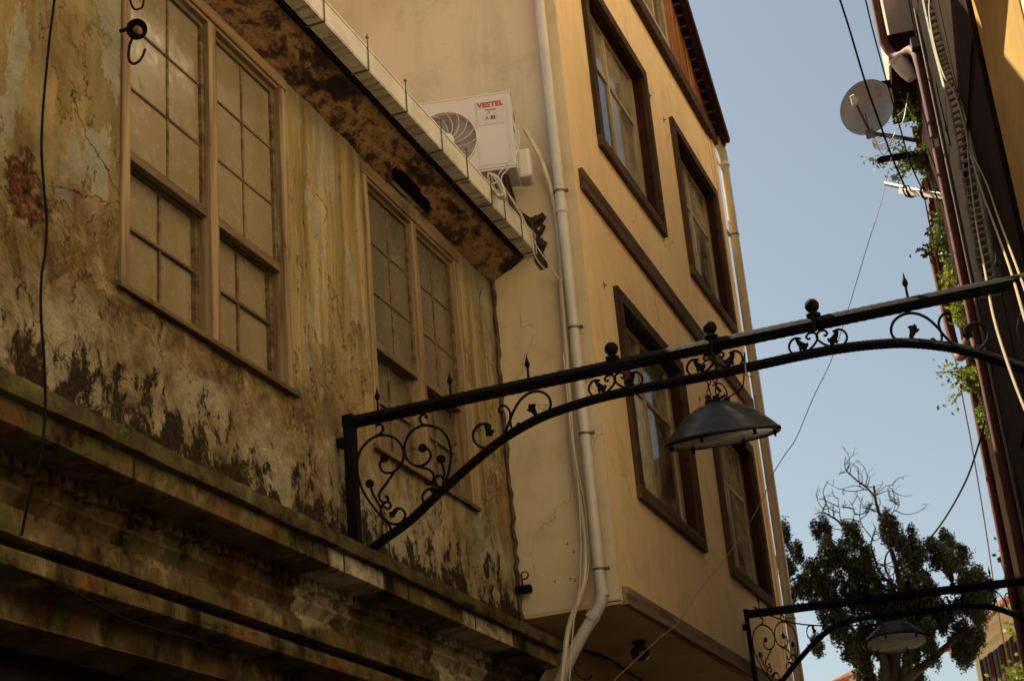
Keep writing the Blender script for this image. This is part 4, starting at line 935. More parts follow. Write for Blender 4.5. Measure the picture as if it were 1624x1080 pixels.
cable('bent_tube', [P(202, -20, 0, -3.0), P(206, 0, 0, -2.99), P(212, 14, 0, -2.99), P(220, 15, 0, -2.98), P(227, 8, 0, -2.98), P(228, -20, 0, -2.98)], .0045, M['wire_dark'], 'dark tube bent in a hook at the top of the near sash window')
cable('burnt_cable', [P(210, 60, 0, -3.03), P(205, 75, 0, -3.02), P(204, 92, 0, -3.01), P(209, 101, 0, -2.99), P(217, 100, 0, -2.98), P(225, 92, 0, -2.98), P(230, 79, 0, -2.98)], .0055, M['wire_dark'], 'charred loop of cable dangling below the wall bell')
def weed(px, py, x, s, label):
    b = MB(); c = P(px, py, 0, x)
    for i in range(26):
        d = Vector((random.uniform(.1, 1), random.uniform(-1, 1), random.uniform(-.6, 1))).normalized(); p = c + d * s * random.uniform(.2, 1)
        u = Vector((random.random(), random.random(), random.random())).normalized() * s * .16; v = d.cross(u).normalized() * s * .12
        b.quad(p - u, p - v, p + u, p + v)
    for i in range(6): b.tube([c, c + Vector((random.uniform(.02, .4), random.uniform(-.5, .5), random.uniform(-.2, .8))) * s], s * .02, 4)
    tag(root_mesh(b, 'weed', M['leafm'], c), label, 'plant', 'small weeds rooted on the old cornice')
weed(192, 688, -2.795, .045, 'tiny green weed on the cornice edge left of the near window')
weed(388, 752, -2.86, .05, 'tiny green weed against the mould stains on the cornice ledge')
b = MB(); q = P(606, 660, 1, 7.05)

# ================================================================== RIGHT SIDE
fx = lambda y: 1.33 - .129 * y                     # line of the right-hand facades
D = Vector((-.129, 1, 0)).normalized(); NX = Vector((-1, -.129, 0)).normalized()     # along the facade, and out of it into the street
def rp(y, out=0.0, z=0.0): return Vector((fx(y), y, z)) + NX * out
def rbox(mb, y0, y1, z0, z1, o0, o1):
    vs = [rp(y, o, z) for y in (y0, y1) for z in (z0, z1) for o in (o0, o1)]
    mb.add(vs, [(0, 1, 3, 2), (4, 6, 7, 5), (0, 4, 5, 1), (2, 3, 7, 6), (0, 2, 6, 4), (1, 5, 7, 3)])
nh = thing('ochre_house', 'ochre stucco house at the right edge, beside the dark boards', 'house', (fx(9) + .5, 9, 0))
b = MB(); rbox(b, 7.90, 9.57, 0, 7.55, -4.4, 0); b.build('wall', M['ochre'], nh)
b = MB(); rbox(b, 7.87, 9.60, 7.56, 7.68, -4.5, .72); b.build('roof', M['tile'], nh)  # deep overhang, out of view, shaped to keep sun off the ochre wall
wh = thing('pale_bounce_house', 'unseen house on the right beside the camera, made pale to bounce sunlight', 'house', (fx(3) + .5, 3, 0))  # unseen walls made pale to throw warm sunlight onto the left houses
b = MB(); rbox(b, -7, 7.84, 0, 10.5, -4.0, 0); b.build('wall', M['white'], wh)
b = MB(); rbox(b, -7.3, 7.84, 10.5, 10.7, -4.2, .30); b.build('roof', M['tile'], wh)
for i, (ya, za) in enumerate(((1.2, 3.9), (4.1, 3.9), (1.2, 7.2), (4.1, 7.2), (6.0, 7.2), (-2, 3.9), (-2, 7.2))):
    b = MB()
    for q_ in ((ya, ya + .1, za, za + 1.5), (ya + 1.0, ya + 1.1, za, za + 1.5), (ya + .1, ya + 1.0, za, za + .1), (ya + .1, ya + 1.0, za + 1.4, za + 1.5)): rbox(b, q_[0], q_[1], q_[2], q_[3], .003, .04)
    w_ = b.build('window', M['trim'], wh); b = MB(); rbox(b, ya + .1, ya + 1.0, za + .1, za + 1.4, .002, .012); b.build('pane', M['dglass2'], w_)
b = MB(); rbox(b, -7, 7.83, 0, 3.7, .002, .06); rbox(b, -6.5, 7.7, 3.5, 3.65, .06, .5); b.build('dark_bounce_stop', M['darkboard'], wh)  # dark strip and awning added unseen to cut bounced light on the cornice
bh = thing('bounce_block', 'tall pale block added out of view behind the right-hand houses to bounce sunlight', 'sunlight reflector', (10, 10, 0))  # added out of view as a sunlit reflector for the cream facade
b = MB(); b.box((5.6, -4, 0), (13, 26, 24)); b.build('wall', M['white'], bh)
for i in range(6):
    for j in range(4):
        b = MB(); b.box((5.57, -2 + i * 4.2, 4.2 + j * 4), (5.6, -.7 + i * 4.2, 5.8 + j * 4)); b.build('window', M['dglass2'], bh)

th = thing('timber_house', 'tall dark timber-clad house on the right with red downpipes and weeds growing on it', 'house', (fx(12.5) + .5, 12.5, 0))
TE = 15.06
b = MB(); rbox(b, 9.62, 11.75, 0, 8.85, -4, -.02); rbox(b, 11.75, 12.75, 0, 9.3, -4, -.02); rbox(b, 12.75, TE, 0, 10.2, -4, -.02); b.build('wall', M['brownboard'], th)
b = MB(); y = 9.62
while y < 11.6: rbox(b, y, y + .70, 0, 8.85, -.015, .03 + .004 * (int(y * 3) % 2)); y += .705
b.build('dark_boards', M['darkboard'], th, bevel=.004)
b = MB(); rbox(b, 11.76, 12.75, 0, 9.25, -.015, .012); b.build('grey_boards', M['greywood'], th)
for z in (7.05, 4.9): b = MB(); rbox(b, 9.62, 11.7, z, z + .02, .036, .05); b.build('batten', M['darkboard'], th)
b = MB(); y = 13.40
while y < TE - .05:
    rbox(b, y, min(y + .165, TE), 2.8, 9.45, -.015, random.uniform(.0, .006)); y += .17
b.build('brown_boards', M['brownboard'], th)
b = MB(); rbox(b, 13.75, TE + .08, 9.65, 12.2, -2.5, .21); b.build('upper_bay', M['pinkwhite'], th)
b = MB(); rbox(b, 13.71, TE + .12, 9.47, 9.64, -.01, .23); b.build('bay_beam', M['darkboard'], th)
b = MB(); z = 7.28
while z < 9.3:
    w_ = random.uniform(.08, .18); rbox(b, TE - .05, TE + random.uniform(.04, .13), z, z + w_, -.05, random.uniform(.02, .07)); z += w_ + .01
b.build('ragged_edge', M['redpipe'], th)
def rpipe(pts, r, mat, name='downpipe'):
    b = MB(); b.tube(catmull([rp(*p) for p in pts], 8), r, 12); return b.build(name, mat, th, smooth=True)
rpipe([(13.69, .28, 12.2), (13.69, .28, 10.9), (13.69, .28, 9.75), (13.69, .26, 9.50), (13.62, .18, 9.34), (13.34, .08, 9.22), (13.2, .05, 9.02), (13.16, .045, 8.47), (13.16, .045, 8.22)], .045, M['redpipe'])
rpipe([(13.16, .05, 8.10), (13.16, .05, 6.0), (13.16, .05, 3.0), (13.16, .05, 0)], .043, M['redpipe'])
rpipe([(14.85, .12, 7.89), (14.85, .11, 7.26), (14.79, .10, 6.83), (14.58, .08, 6.67), (13.92, .065, 6.55), (13.34, .055, 6.42), (13.2, .05, 6.23)], .045, M['redpipe'])
rpipe([(14.68, .02, 6.6), (14.68, .04, 4), (14.68, .04, 0)], .04, M['redpipe'])
for q_ in ((13.12, 9.12, 9.22), (13.10, 6.15, 6.23)): b = MB(); rbox(b, q_[0], 13.24, q_[1], q_[2], .0, .09); b.build('pipe_bracket', M['strap'], th)
rpipe([(12.78, .03, 9.3), (12.78, .03, 7), (12.78, .03, 3)], .016, M['strap'], 'thin_pipe')
# ledge tiles at the broken edge
b = MB()
for p, s_ in (((1498, 424), .12), ((1508, 418), .10), ((1478, 285), .11), ((1470, 250), .09)):
    c = P(*p, 1, 15.01); b.prism([c + Vector((-s_, 0, 0)), c + Vector((s_, .05, .02)), c + Vector((s_, .05, .06)), c + Vector((-s_, 0, .04))], (0, .25, 0))
b.build('broken_tile', M['tile'], th)
# perforated white cable tray hanging on the timber house
tp = [P(1464, -60, 1, 11.56), P(1478, 10, 1, 11.43), P(1492, 70, 1, 11.29), P(1504, 115, 1, 11.16), P(1519, 175, 1, 10.96), P(1531, 240, 1, 10.83), P(1545, 320, 1, 10.69), P(1556, 380, 1, 10.69), P(1568, 450, 1, 10.69), P(1571, 470, 1, 10.69)]
cp = catmull(tp, 12); b = MB()
tray = thing('cable_tray', 'pale ladder-like cable tray sagging down the dark boards of the timber house', 'cable tray', tp[-1])
L_, Rr = [], []
for i, p in enumerate(cp):
    d = (cp[min(i + 1, len(cp) - 1)] - cp[max(i - 1, 0)]).normalized(); s_ = d.cross(Vector((0.1, 1, 0.4))).normalized() * .052
    L_.append(p + s_); Rr.append(p - s_)
b.tube(L_, .020, 6); b.tube(Rr, .017, 6); b.build('rail', M['traypaint'], tray, smooth=True)
b = MB()
for i in range(0, len(cp) - 1, 2):
    b.bar(L_[i], Rr[i].lerp(Rr[i + 1], .6), .012, .040, up=(0, 1, 0))
b.build('rung', M['traypaint'], tray)
cable('golden_cable', [P(1534, 235, 1, 10.55), P(1540, 290, 1, 9.85), P(1549, 360, 1, 8.51), P(1562, 430, 1, 7.07), P(1575, 500, 1, 6.05), P(1596, 570, 1, 5.61), P(1624, 645, 1, 5.25), P(1660, 720, 1, 4.97)], .0052, M['wire_tan'], 'leftmost tan cable swooping from the cable tray in front of the near arch', group='loose tan cables beside the timber house')
cable('golden_cable', [P(1537, 238, 1, 10.55), P(1556, 300, 1, 9.42), P(1578, 360, 1, 8.05), P(1603, 430, 1, 6.74), P(1625, 505, 1, 5.70), P(1650, 580, 1, 5.34)], .0056, M['wire_tan'], 'middle tan cable crossing the near arch beam close to the right edge', group='loose tan cables beside the timber house')
cable('golden_cable', [P(1540, 240, 1, 10.55), P(1564, 290, 1, 9.42), P(1585, 350, 1, 8.05), P(1611, 420, 1, 6.74), P(1640, 500, 1, 5.70)], .005, M['wire_tan'], 'rightmost tan cable fanning out to the frame edge above the near arch', group='loose tan cables beside the timber house')
cable('golden_cable', [P(1476, -20, 1, 11.36), P(1474, 20, 1, 11.29), P(1482, 70, 1, 11.16), P(1497, 120, 1, 11.03), P(1515, 150, 1, 10.89), P(1530, 200, 1, 10.69), P(1537, 240, 1, 10.55)], .008, M['wire_tan'], 'tan cable wound loosely along the upper cable tray', group='loose tan cables beside the timber house')
cable('thin_cable', [P(1450, -30, 1, 12.63), P(1462, 30, 1, 12.63), P(1478, 75, 1, 12.57), P(1484, 120, 1, 12.50), P(1490, 160, 1, 12.50), P(1506, 230, 1, 12.38)], .010, M['wire_dark'], 'grey cable snaking past the white bay of the timber house')

# satellite dish
dc = P(1377, 172, 1, 14.14); dr = .264
t_ = thing('satellite_dish', 'grey satellite dish on poles at the edge of the timber house roof', 'satellite dish', dc)
nd = Vector((-.25, -.87, -.10)).normalized(); Mq = nd.to_track_quat('Z', 'Y').to_matrix()
b = MB(); pr = [(dr * i / 12 + .001, .075 * (i / 12) ** 2) for i in range(13)]; pr2 = [(r_ + .004, z - .008) for r_, z in reversed(pr)]
b.lathe([(r_, z - .04) for r_, z in pr] + [(dr + .012, .037)] + [(r_, z - .04) for r_, z in pr2], tuple(dc), 48, M=Mq); b.build('reflector', M['dish'], t_, smooth=True)
lnb = P(1355, 160, 1, 13.89); foot = P(1380, 212, 1, 14.08)
b = MB(); b.tube([foot, lnb], .014, 8); b.tube([foot, P(1372, 180, 1, 14.03)], .008, 6); b.box(tuple(foot - Vector((.04, .03, .04))), tuple(foot + Vector((.04, .03, .03)))); b.build('feed_arm', M['strap'], t_)
b = MB(); b.lathe([(.024, -.055), (.028, -.015), (.036, .0), (.036, .03), (.016, .048)], tuple(lnb), 14, M=(foot - lnb).normalized().to_track_quat('Z', 'Y').to_matrix()); b.build('receiver', M['pot'], t_, smooth=True)
b = MB(); q = P(1386, 154, 1, 14.00)
for i in range(5): b.box((q.x - .10 + i * .045, q.y, q.z - .03 + i * .012), (q.x - .07 + i * .045, q.y + .004, q.z + .02 + i * .012))
q2 = dc + nd * .01
b = MB()
for i in range(6):
    u = Mq @ Vector((1, 0, 0)); v = Mq @ Vector((0, 1, 0)); 
    if abs(u.z) > abs(v.z): u, v = v, u
    if v.z < 0: v = -v
    if u.x < 0: u = -u
    c = dc + u * (-.03 + i * .034) + v * (.095 + (i % 2) * .006); rr_ = (c - dc).length; c = c + nd * (.075 * (rr_ / dr) ** 2 - .034)
    b.quad(c - u * .012 - v * .018, c + u * .012 - v * .018, c + u * .012 + v * .018, c - u * .012 + v * .018)
b.build('faded_mark', M['orange'], t_)
b = MB(); b.bar(P(1366, 142, 1, 14.31), P(1442, 128, 1, 14.52), .07, .06); b.build('mount_pole', M['greywood'], t_)
b = MB(); b.tube([foot, P(1412, 216, 1, 14.31), P(1452, 223, 1, 14.58)], .022, 8); b.build('mount_arm', M['strap'], t_)
b = MB()
for k in range(4):
    c = P(1398 + k * 4, 222 + k * 2, 1, 14.20); b.tube(catmull([c + Vector((.09 * math.cos(a) * (1 + .2 * k), 0, .05 * math.sin(a))) for a in [i * math.pi / 4 for i in range(9)]], 3), .004, 5)
b.tube(catmull([P(1386, 218, 1, 14.08), P(1402, 246, 1, 14.14), P(1420, 210, 1, 14.25), P(1433, 190, 1, 14.42), P(1440, 150, 1, 14.47)], 6), .004, 5)
b.tube(catmull([P(1380, 170, 1, 13.92), P(1400, 180, 1, 13.97), P(1410, 195, 1, 14.14), P(1438, 170, 1, 14.47)], 6), .003, 5)
tag(root_mesh(b, 'tangled_wire', M['wire_white'], P(1398, 230, 1, 14.14), True), 'tangle of thin pale wire hanging under the satellite dish', 'cable')
b = MB(); b.bar(P(1395, 254, 1, 14.36), P(1472, 241, 1, 14.90), .06, .05); tag(root_mesh(b, 'wooden_batten', M['greywood'], P(1472, 241, 1, 14.90)), 'weathered wooden batten sticking out below the satellite dish', 'batten')
b = MB(); b.tube([P(1405, 291, 1, 14.14), P(1470, 305, 1, 13.69)], .022, 8)
t_ = thing('cable_pole', 'white and grey pole tied with black cables jutting from the timber house', 'pole', P(1540, 316, 1, 13.17))
b.build('inner_rod', M['strap'], t_, smooth=True)
b = MB(); b.bar(P(1430, 304, 1, 13.92), P(1536, 315, 1, 13.17), .07, .055); b.build('white_sleeve', M['pvc'], t_, bevel=.004)
for x_ in (1437, 1442, 1464, 1466, 1488, 1524, 1528):
    b = MB(); c = P(x_, 303 + (x_ - 1430) * .11, 1, 13.82 - (x_ - 1430) * .0073); P_ = [c + Vector((.02 * math.cos(a), .05 * math.cos(a), .055 * math.sin(a))) for a in [i * math.pi / 5 for i in range(11)]]; b.tube(P_, .008, 5, cap=False); b.build('binding', M['wire_dark'], t_)
b = MB()
b.tube(catmull([P(1438, 300, 1, 13.80), P(1444, 312, 1, 13.75), P(1452, 310, 1, 13.75), P(1462, 302, 1, 13.75)], 6), .009, 6); b.build('binding', M['wire_dark'], t_)
# white pot
q = P(1434, 108, 1, 13.52); b = MB(); Mp = Vector((-.35, -.1, .9)).normalized().to_track_quat('Z', 'Y').to_matrix()
b.lathe([(.048, -.136), (.072, -.04), (.084, .08), (.096, .088), (.096, .112), (.08, .112), (.072, .08), (.04, -.096)], tuple(q), 24, M=Mp)
tag(root_mesh(b, 'plastic_pot', M['pot'], q, True), 'white plastic pot tipped on the timber house ledge above the dish', 'pot')
def shrub(px, py, y, sx, sz, n, label, mat='leafb', leaf_=.05, droop=.0, stems=10, cat='plant'):
    c = P(px, py, 1, y); t = thing('wall_plant', label, cat, c, 'weeds growing from the timber house'); b = MB(); st = MB()
    for k in range(stems):
        d = Vector((random.gauss(-.25, .5), random.gauss(-.4, .4), random.gauss(.1 - droop, .6))); e = c + Vector((d.x * sx, d.y * .15, d.z * sz))
        mid = c.lerp(e, .5) + Vector((0, 0, .12 * sz)); path = catmull([c, mid, e], 5); st.tube(path, .006, 4)
        for i in range(int(n / stems)):
            p = path[min(len(path) - 1, int(random.random() ** .7 * len(path)))] + Vector((random.gauss(0, .13) * sx, random.gauss(0, .06), random.gauss(0, .15) * sz))
            u = Vector((random.gauss(0, 1), random.gauss(0, 1), random.gauss(0, 1))).normalized(); v = u.cross(Vector((random.random(), random.random(), random.random() + .1))).normalized()
            L = leaf_ * random.uniform(.6, 1.3); b.quad(p, p + u * L * .5 + v * L * .28, p + u * L, p + u * L * .5 - v * L * .28)
    b.build('leaves', M[mat], t); st.build('stem', M['twig'], t)
shrub(1452, 186, 14.69, 0.160, 0.176, 160, 'sparse weed beside the satellite dish arm', 'leafm', .05)
shrub(1462, 262, 14.85, 0.272, 0.240, 700, 'bushy weed between the batten and the cable pole', 'leafm', .05)
shrub(1510, 385, 14.69, 0.240, 0.336, 750, 'dark green feathery weed in the middle of the timber house edge', 'leafm', .05)
shrub(1478, 398, 14.85, 0.240, 0.200, 90, 'thin dark twig of leaves standing out against the sky left of the feathery weed', 'leafd', .06, stems=6)
shrub(1532, 455, 14.52, 0.176, 0.360, 850, 'bright weed just above the near arch beam', 'leafb', .055)
shrub(1536, 500, 14.36, 0.192, 0.304, 800, 'bright weed just below the near arch beam by the red pipe bend', 'leafb', .06)
shrub(1550, 600, 14.36, 0.304, 0.288, 600, 'trailing weed below the red pipe bend reaching over the sky', 'leafb', .05)
shrub(1573, 665, 14.36, 0.160, 0.304, 600, 'lowest bright weed on the timber house edge', 'leafb', .05)

# ================================================================== WIRES ACROSS THE SKY
cable('sky_wire', [P(960, 1092, 1, 8.51), P(1005, 1049, 1, 8.74), P(1050, 1008, 1, 8.97), P(1075, 987, 1, 9.12), P(1110, 935, 1, 9.42), P(1148, 888, 1, 9.71), P(1182, 840, 1, 9.99), P(1212, 785, 1, 10.28), P(1224, 755, 1, 10.41), P(1244, 722, 1, 10.55), P(1263, 694, 1, 10.69), P(1290, 630, 1, 11.10), P(1320, 567, 1, 11.49), P(1349, 478, 1, 12.13), P(1375, 392, 1, 12.75), P(1398, 320, 1, 13.34), P(1410, 265, 1, 13.80), P(1418, 235, 1, 14.08)], .0030, M['wire_tan'], 'thin wavy wire rising from under the cream house to the satellite dish')
cable('sky_wire', [P(1322, -30, 1, 12.01), P(1345, 40, 1, 12.32), P(1372, 130, 1, 12.75), P(1395, 195, 1, 13.17), P(1415, 250, 1, 13.52), P(1438, 303, 1, 13.86)], .009, M['wire_dark'], 'thick black wire passing in front of the dish to the cable pole')
cable('sky_wire', [P(1366, -30, 1, 12.63), P(1382, 40, 1, 12.81), P(1398, 100, 1, 13.05), P(1412, 150, 1, 13.23), P(1428, 205, 1, 13.40), P(1444, 260, 1, 13.57), P(1465, 305, 1, 13.75)], .007, M['wire_dark'], 'thinner black wire to the right of the dish ending at the cable pole')
cable('sky_wire', [P(1562, 668, 1, 14.08), P(1552, 705, 1, 14.36), P(1535, 755, 1, 14.90), P(1512, 800, 1, 15.67), P(1488, 837, 1, 16.41), P(1462, 868, 1, 17.34)], .009, M['wire_dark'], 'dark wire slanting from the timber house down to the tree')
cable('sky_wire', [P(1462, 290, 1, 13.92), P(1475, 360, 1, 14.14), P(1495, 460, 1, 14.63), P(1515, 570, 1, 15.42), P(1540, 700, 1, 16.41), P(1562, 830, 1, 17.34), P(1580, 950, 1, 18.21), P(1600, 1060, 1, 19.03)], .007, M['wire_tan'], 'faint pale wire dropping across the sky left of the timber house')
cable('sky_wire', [P(1195, 962, 1, 10.76), P(1220, 975, 1, 10.89), P(1262, 988, 1, 11.10), P(1320, 992, 1, 11.49), P(1400, 990, 1, 12.01)], .005, M['wire_dark'], 'thin dark wire from the left end of the far arch towards the tree')

# ================================================================== TREE
TY = 26.0
tz = lambda X, Y, y=TY: at(1240 + X / 3, 720 + Y / 3, 1, y)
tree = thing('cypress_tree', 'dark bushy evergreen with bare dead top branches behind the far arch', 'tree', tz(560, 1100) * 1.0)
tree.location.z = 0
lobes = [(30, 400, 26, 30), (45, 470, 42, 55), (50, 560, 38, 45), (130, 540, 38, 60), (200, 370, 34, 52), (205, 460, 38, 70), (245, 500, 36, 60), (110, 670, 42, 55), (175, 620, 62, 72), (235, 640, 75, 90), (300, 520, 40, 60), (345, 395, 40, 60), (360, 470, 62, 90), (400, 570, 78, 105), (330, 650, 95, 110), (430, 680, 75, 90),
         (535, 375, 34, 52), (560, 440, 52, 85), (580, 540, 58, 95), (630, 440, 36, 68), (650, 540, 55, 80), (690, 620, 52, 60), (720, 430, 36, 55), (745, 480, 46, 56), (800, 500, 38, 50), (815, 545, 28, 30), (800, 410, 30, 28), (840, 440, 22, 28), (520, 650, 40, 60), (620, 650, 80, 70), (700, 720, 52, 62), (760, 760, 62, 62), (880, 610, 34, 42), (945, 620, 36, 46), (985, 660, 34, 44), (920, 690, 62, 62), (870, 740, 46, 56),
         (960, 760, 42, 66), (900, 850, 66, 72), (840, 900, 52, 72), (880, 950, 42, 46), (240, 740, 72, 66), (290, 850, 52, 58), (230, 800, 48, 46), (195, 935, 24, 36), (330, 930, 58, 66), (380, 850, 66, 66), (390, 980, 52, 85), (400, 1060, 46, 60), (620, 930, 52, 75), (610, 1030, 42, 65), (700, 870, 36, 65), (715, 950, 30, 52), (460, 760, 85, 66), (560, 770, 75, 62), (640, 760, 60, 60), (440, 900, 60, 60), (660, 700, 60, 60), (480, 1050, 30, 40)]
b = MB(); rnd = random.Random(3)
for X, Y, rx, ry in lobes:
    c = tz(X, Y); k = 1 / 3 / 98.4 * 1.0; ax = rx * k * 1.17; azz = ry * k * 1.17; ay = (ax + azz) * .75
    c.y += rnd.uniform(-.7, .7)
    nb_ = 7 + int(rx * ry / 470)
    for w_ in range(nb_):
        d = Vector((rnd.gauss(0, 1), rnd.gauss(0, 1), rnd.gauss(0, 1))).normalized() * rnd.random() ** .5
        cc = c + Vector((d.x * ax * .85, d.y * ay, d.z * azz * .90)); rr_ = rnd.uniform(.045, .095); up_ = rnd.uniform(1.4, 2.7)
        for i in range(int(15 + 60 * rr_ / .085)):
            d = Vector((rnd.gauss(0, 1), rnd.gauss(0, 1), rnd.gauss(0, 1))).normalized(); q = rnd.random() ** .38
            p = cc + Vector((d.x * rr_, d.y * rr_ * 1.4, d.z * rr_ * up_)) * q; s0 = rnd.uniform(.022, .048)
            for j in range(4):
                o_ = Vector((rnd.gauss(0, 1), rnd.gauss(0, 1), rnd.gauss(0, 1))) * s0 * .5; u = Vector((rnd.gauss(0, 1), rnd.gauss(0, 1), rnd.gauss(0, 1) + .4)).normalized(); v = u.cross(Vector((rnd.gauss(0, 1), rnd.gauss(0, 1), .3))).normalized(); L = s0 * rnd.uniform(.6, 1.1)
                pp_ = p + o_; b.quad(pp_ - v * L * .4, pp_ + u * L * .7, pp_ + v * L * .4, pp_ - u * L * .4)
b.build('crown', M['leafd'], tree)
b = MB()
def limb(pts, r0, r1, twigs=0, dy=0, depth=0):
    P_ = [tz(X, Y) + Vector((0, dy + .25 * noise.noise((X * .02, Y * .02, 7)), 0)) for X, Y in pts]
    C_ = catmull(P_, 6); b.tube(C_, r0, 7, rf=lambda t: r0 + (r1 - r0) * t)
    for k in range(twigs):
        i = rnd.randint(2, len(C_) - 2); p = C_[i]; d = (C_[i + 1] - C_[i - 1]).normalized(); s_ = rnd.choice((-1, 1))
        side = Vector((-d.z, rnd.gauss(0, .5), d.x)) * s_; L = rnd.uniform(.12, .42); cur = rnd.uniform(-.25, .5)
        q = [p, p + (side + d * .5) * L * .4, p + (side * .9 + d * (.5 + cur)) * L * .75, p + (side * .7 + d * (.5 + cur * 1.9)) * L]
        C2 = catmull(q, 5); b.tube(C2, .009, 4, rf=lambda t: .0095 - .006 * t)
        for m_ in range(2):
            j = rnd.randint(4, len(C2) - 2); e = C2[j]; dd = Vector((rnd.gauss(0, 1), rnd.gauss(0, .6), rnd.gauss(.4, 1))).normalized() * rnd.uniform(.05, .16); b.tube([e, e + dd * .5 + Vector((0, 0, .01)), e + dd], .004, 3)
limb([(590, 800), (565, 640), (540, 520), (500, 400), (468, 300), (450, 230), (438, 150)], .055, .018, 20)
limb([(450, 215), (410, 165), (360, 125), (315, 90), (298, 50), (304, 12)], .020, .006, 8)
limb([(405, 172), (350, 150), (270, 162)], .010, .004, 3)
limb([(325, 440), (300, 370), (265, 315), (215, 290), (195, 265), (215, 235), (198, 180), (226, 130)], .022, .005, 9)
limb([(290, 350), (275, 300), (268, 245), (270, 212)], .010, .004, 3)
limb([(350, 400), (335, 320), (345, 270), (318, 215)], .010, .004, 5)
limb([(560, 640), (490, 590), (450, 530), (425, 440), (425, 380), (445, 345)], .030, .010, 12)
limb([(430, 400), (385, 340), (372, 270), (385, 200)], .010, .004, 6)
limb([(470, 310), (520, 290), (560, 250), (548, 190)], .009, .004, 5)
limb([(462, 250), (430, 240), (405, 250)], .008, .004, 3)
limb([(520, 600), (490, 540), (495, 490), (520, 450)], .022, .012, 4)
limb([(450, 190), (500, 150), (538, 150)], .008, .003, 2)
limb([(700, 560), (770, 545), (830, 560), (880, 545), (900, 525)], .012, .004, 4)
limb([(900, 790), (905, 720), (940, 690)], .012, .005, 2)
for pts, r0, r1 in (([(530, 1130), (525, 950), (530, 850), (575, 780), (590, 700)], .13, .06), ([(505, 1130), (490, 1000), (475, 920), (470, 780)], .085, .04), ([(580, 1130), (570, 1050), (590, 980), (620, 860)], .07, .04), ([(560, 1150), (620, 1060), (680, 1000), (740, 950), (800, 900), (850, 860)], .085, .04), ([(430, 1130), (400, 1000), (370, 880), (300, 780), (250, 640)], .06, .02), ([(600, 780), (600, 700), (650, 580)], .05, .02)):
    limb(pts, r0, r1, 0)
bs = tz(545, 1120); b.tube([bs, bs + Vector((.1, 0, -1.2)), Vector((bs.x + .1, bs.y, 3.0)), Vector((bs.x + .1, bs.y, 0))], .2, 12, rf=lambda t: .13 + .09 * t)
b.build('trunk', M['bark'], tree, smooth=True)

# ================================================================== FAR HOUSES
fz = 8.17
A_ = at(1602, 953, 1, 34.4); Bp = at(1508, 1030, 2, A_.z)      # eave corner near, eave end far
fh = thing('far_house', 'pale house with clay tile roof and dark tall windows at the bottom right', 'house', (A_.x, A_.y, 0))
u = (Bp - A_); u.z = 0; LEN = u.length; u.normalize(); nrm = Vector((u.y, -u.x, 0)); nrm = nrm if nrm.x < 0 else -nrm
def fp(s_, out, z): return Vector((A_.x, A_.y, 0)) + u * s_ + nrm * (out - .45) + Vector((0, 0, z))
def fbox(mb, s0, s1, z0, z1, o0, o1):
    vs = [fp(s_, o, z) for s_ in (s0, s1) for z in (z0, z1) for o in (o0, o1)]
    mb.add(vs, [(0, 1, 3, 2), (4, 6, 7, 5), (0, 4, 5, 1), (2, 3, 7, 6), (0, 2, 6, 4), (1, 5, 7, 3)])
eave = A_.z
b = MB(); fbox(b, .45, LEN - .2, 0, eave - .25, -6, 0); b.build('wall', M['farcream'], fh)
b = MB(); fbox(b, 0, LEN + .2, eave - .12, eave, -6.3, .45); fbox(b, .2, LEN, eave - .26, eave - .12, -6.2, .2); b.build('eave', M['farcream'], fh)
b = MB(); r0_ = eave + .01
ridge = [fp(2.0, -3, eave + .40), fp(LEN - 1.8, -3, eave + .40)]; c4 = [fp(-.1, .55, r0_), fp(LEN + .3, .55, r0_), fp(LEN + .3, -6.5, r0_), fp(-.1, -6.5, r0_)]
b.add(c4 + ridge, [(0, 1, 5, 4), (1, 2, 5), (2, 3, 4, 5), (3, 0, 4), (3, 2, 1, 0)])
n = int(LEN / .2)
for i in range(n + 1):
    s_ = -.05 + i * .2; top = fp(max(2.0, min(LEN - 1.8, s_ * .6 + 1)), -3, eave + .40); b.tube([fp(s_, .58, r0_ + .02), fp(s_, -1.0, eave + .22)], .07, 5)
for i in range(28): s_ = -i * .22; b.tube([fp(-.14, s_ + .4, r0_ + .02), fp(.9, s_ + .2 - .3, eave + .20)], .07, 5)
b.build('roof', M['tile'], fh)
for k in range(4):
    s0 = .95 + k * (LEN - 1.5) / 4; b = MB(); fbox(b, s0, s0 + .62, eave - 2.6, eave - .42, -.02, .012); w_ = b.build('window', M['room'], fh)
    b = MB(); fbox(b, s0 - .12, s0, eave - 2.6, eave - .42, .0, .05); fbox(b, s0 + .62, s0 + .74, eave - 2.6, eave - .42, .0, .05); fbox(b, s0, s0 + .62, eave - 1.5, eave - 1.44, .013, .03); fbox(b, s0 + .28, s0 + .34, eave - 2.6, eave - .42, .013, .03); b.build('frame', M['reveal'], w_)
# cream pillar-like house end with a lantern at the right edge
ph = thing('corner_house', 'narrow strip of a cream house between timber house and tiled house', 'house', (at(1630, 900, 1, 24).x, 24, 0))
b = MB(); q0 = at(1606, 900, 1, 24).x; b.box((q0, 23.2, 0), (q0 + 3.5, 28, 7.55)); b.build('wall', M['farcream'], ph)
b = MB(); b.box((q0 - .02, 23.15, 0), (q0 + .10, 23.2, 9.2)); b.box((q0 + .22, 23.1, 0), (q0 + 3.5, 23.19, 9.0)); b.build('timber_post', M['brownboard'], ph)
lp = at(1605, 897, 1, 22.2)
t_ = thing('wall_lantern', 'old square lantern on a bracket beside the cream strip at the right edge', 'lantern', lp - Vector((0, 0, .2)))
b = MB(); b.prism([lp + Vector((-.13, -.1, -.17)), lp + Vector((.13, -.1, -.17)), lp + Vector((.13, .1, -.17)), lp + Vector((-.13, .1, -.17))], (0, 0, .02))
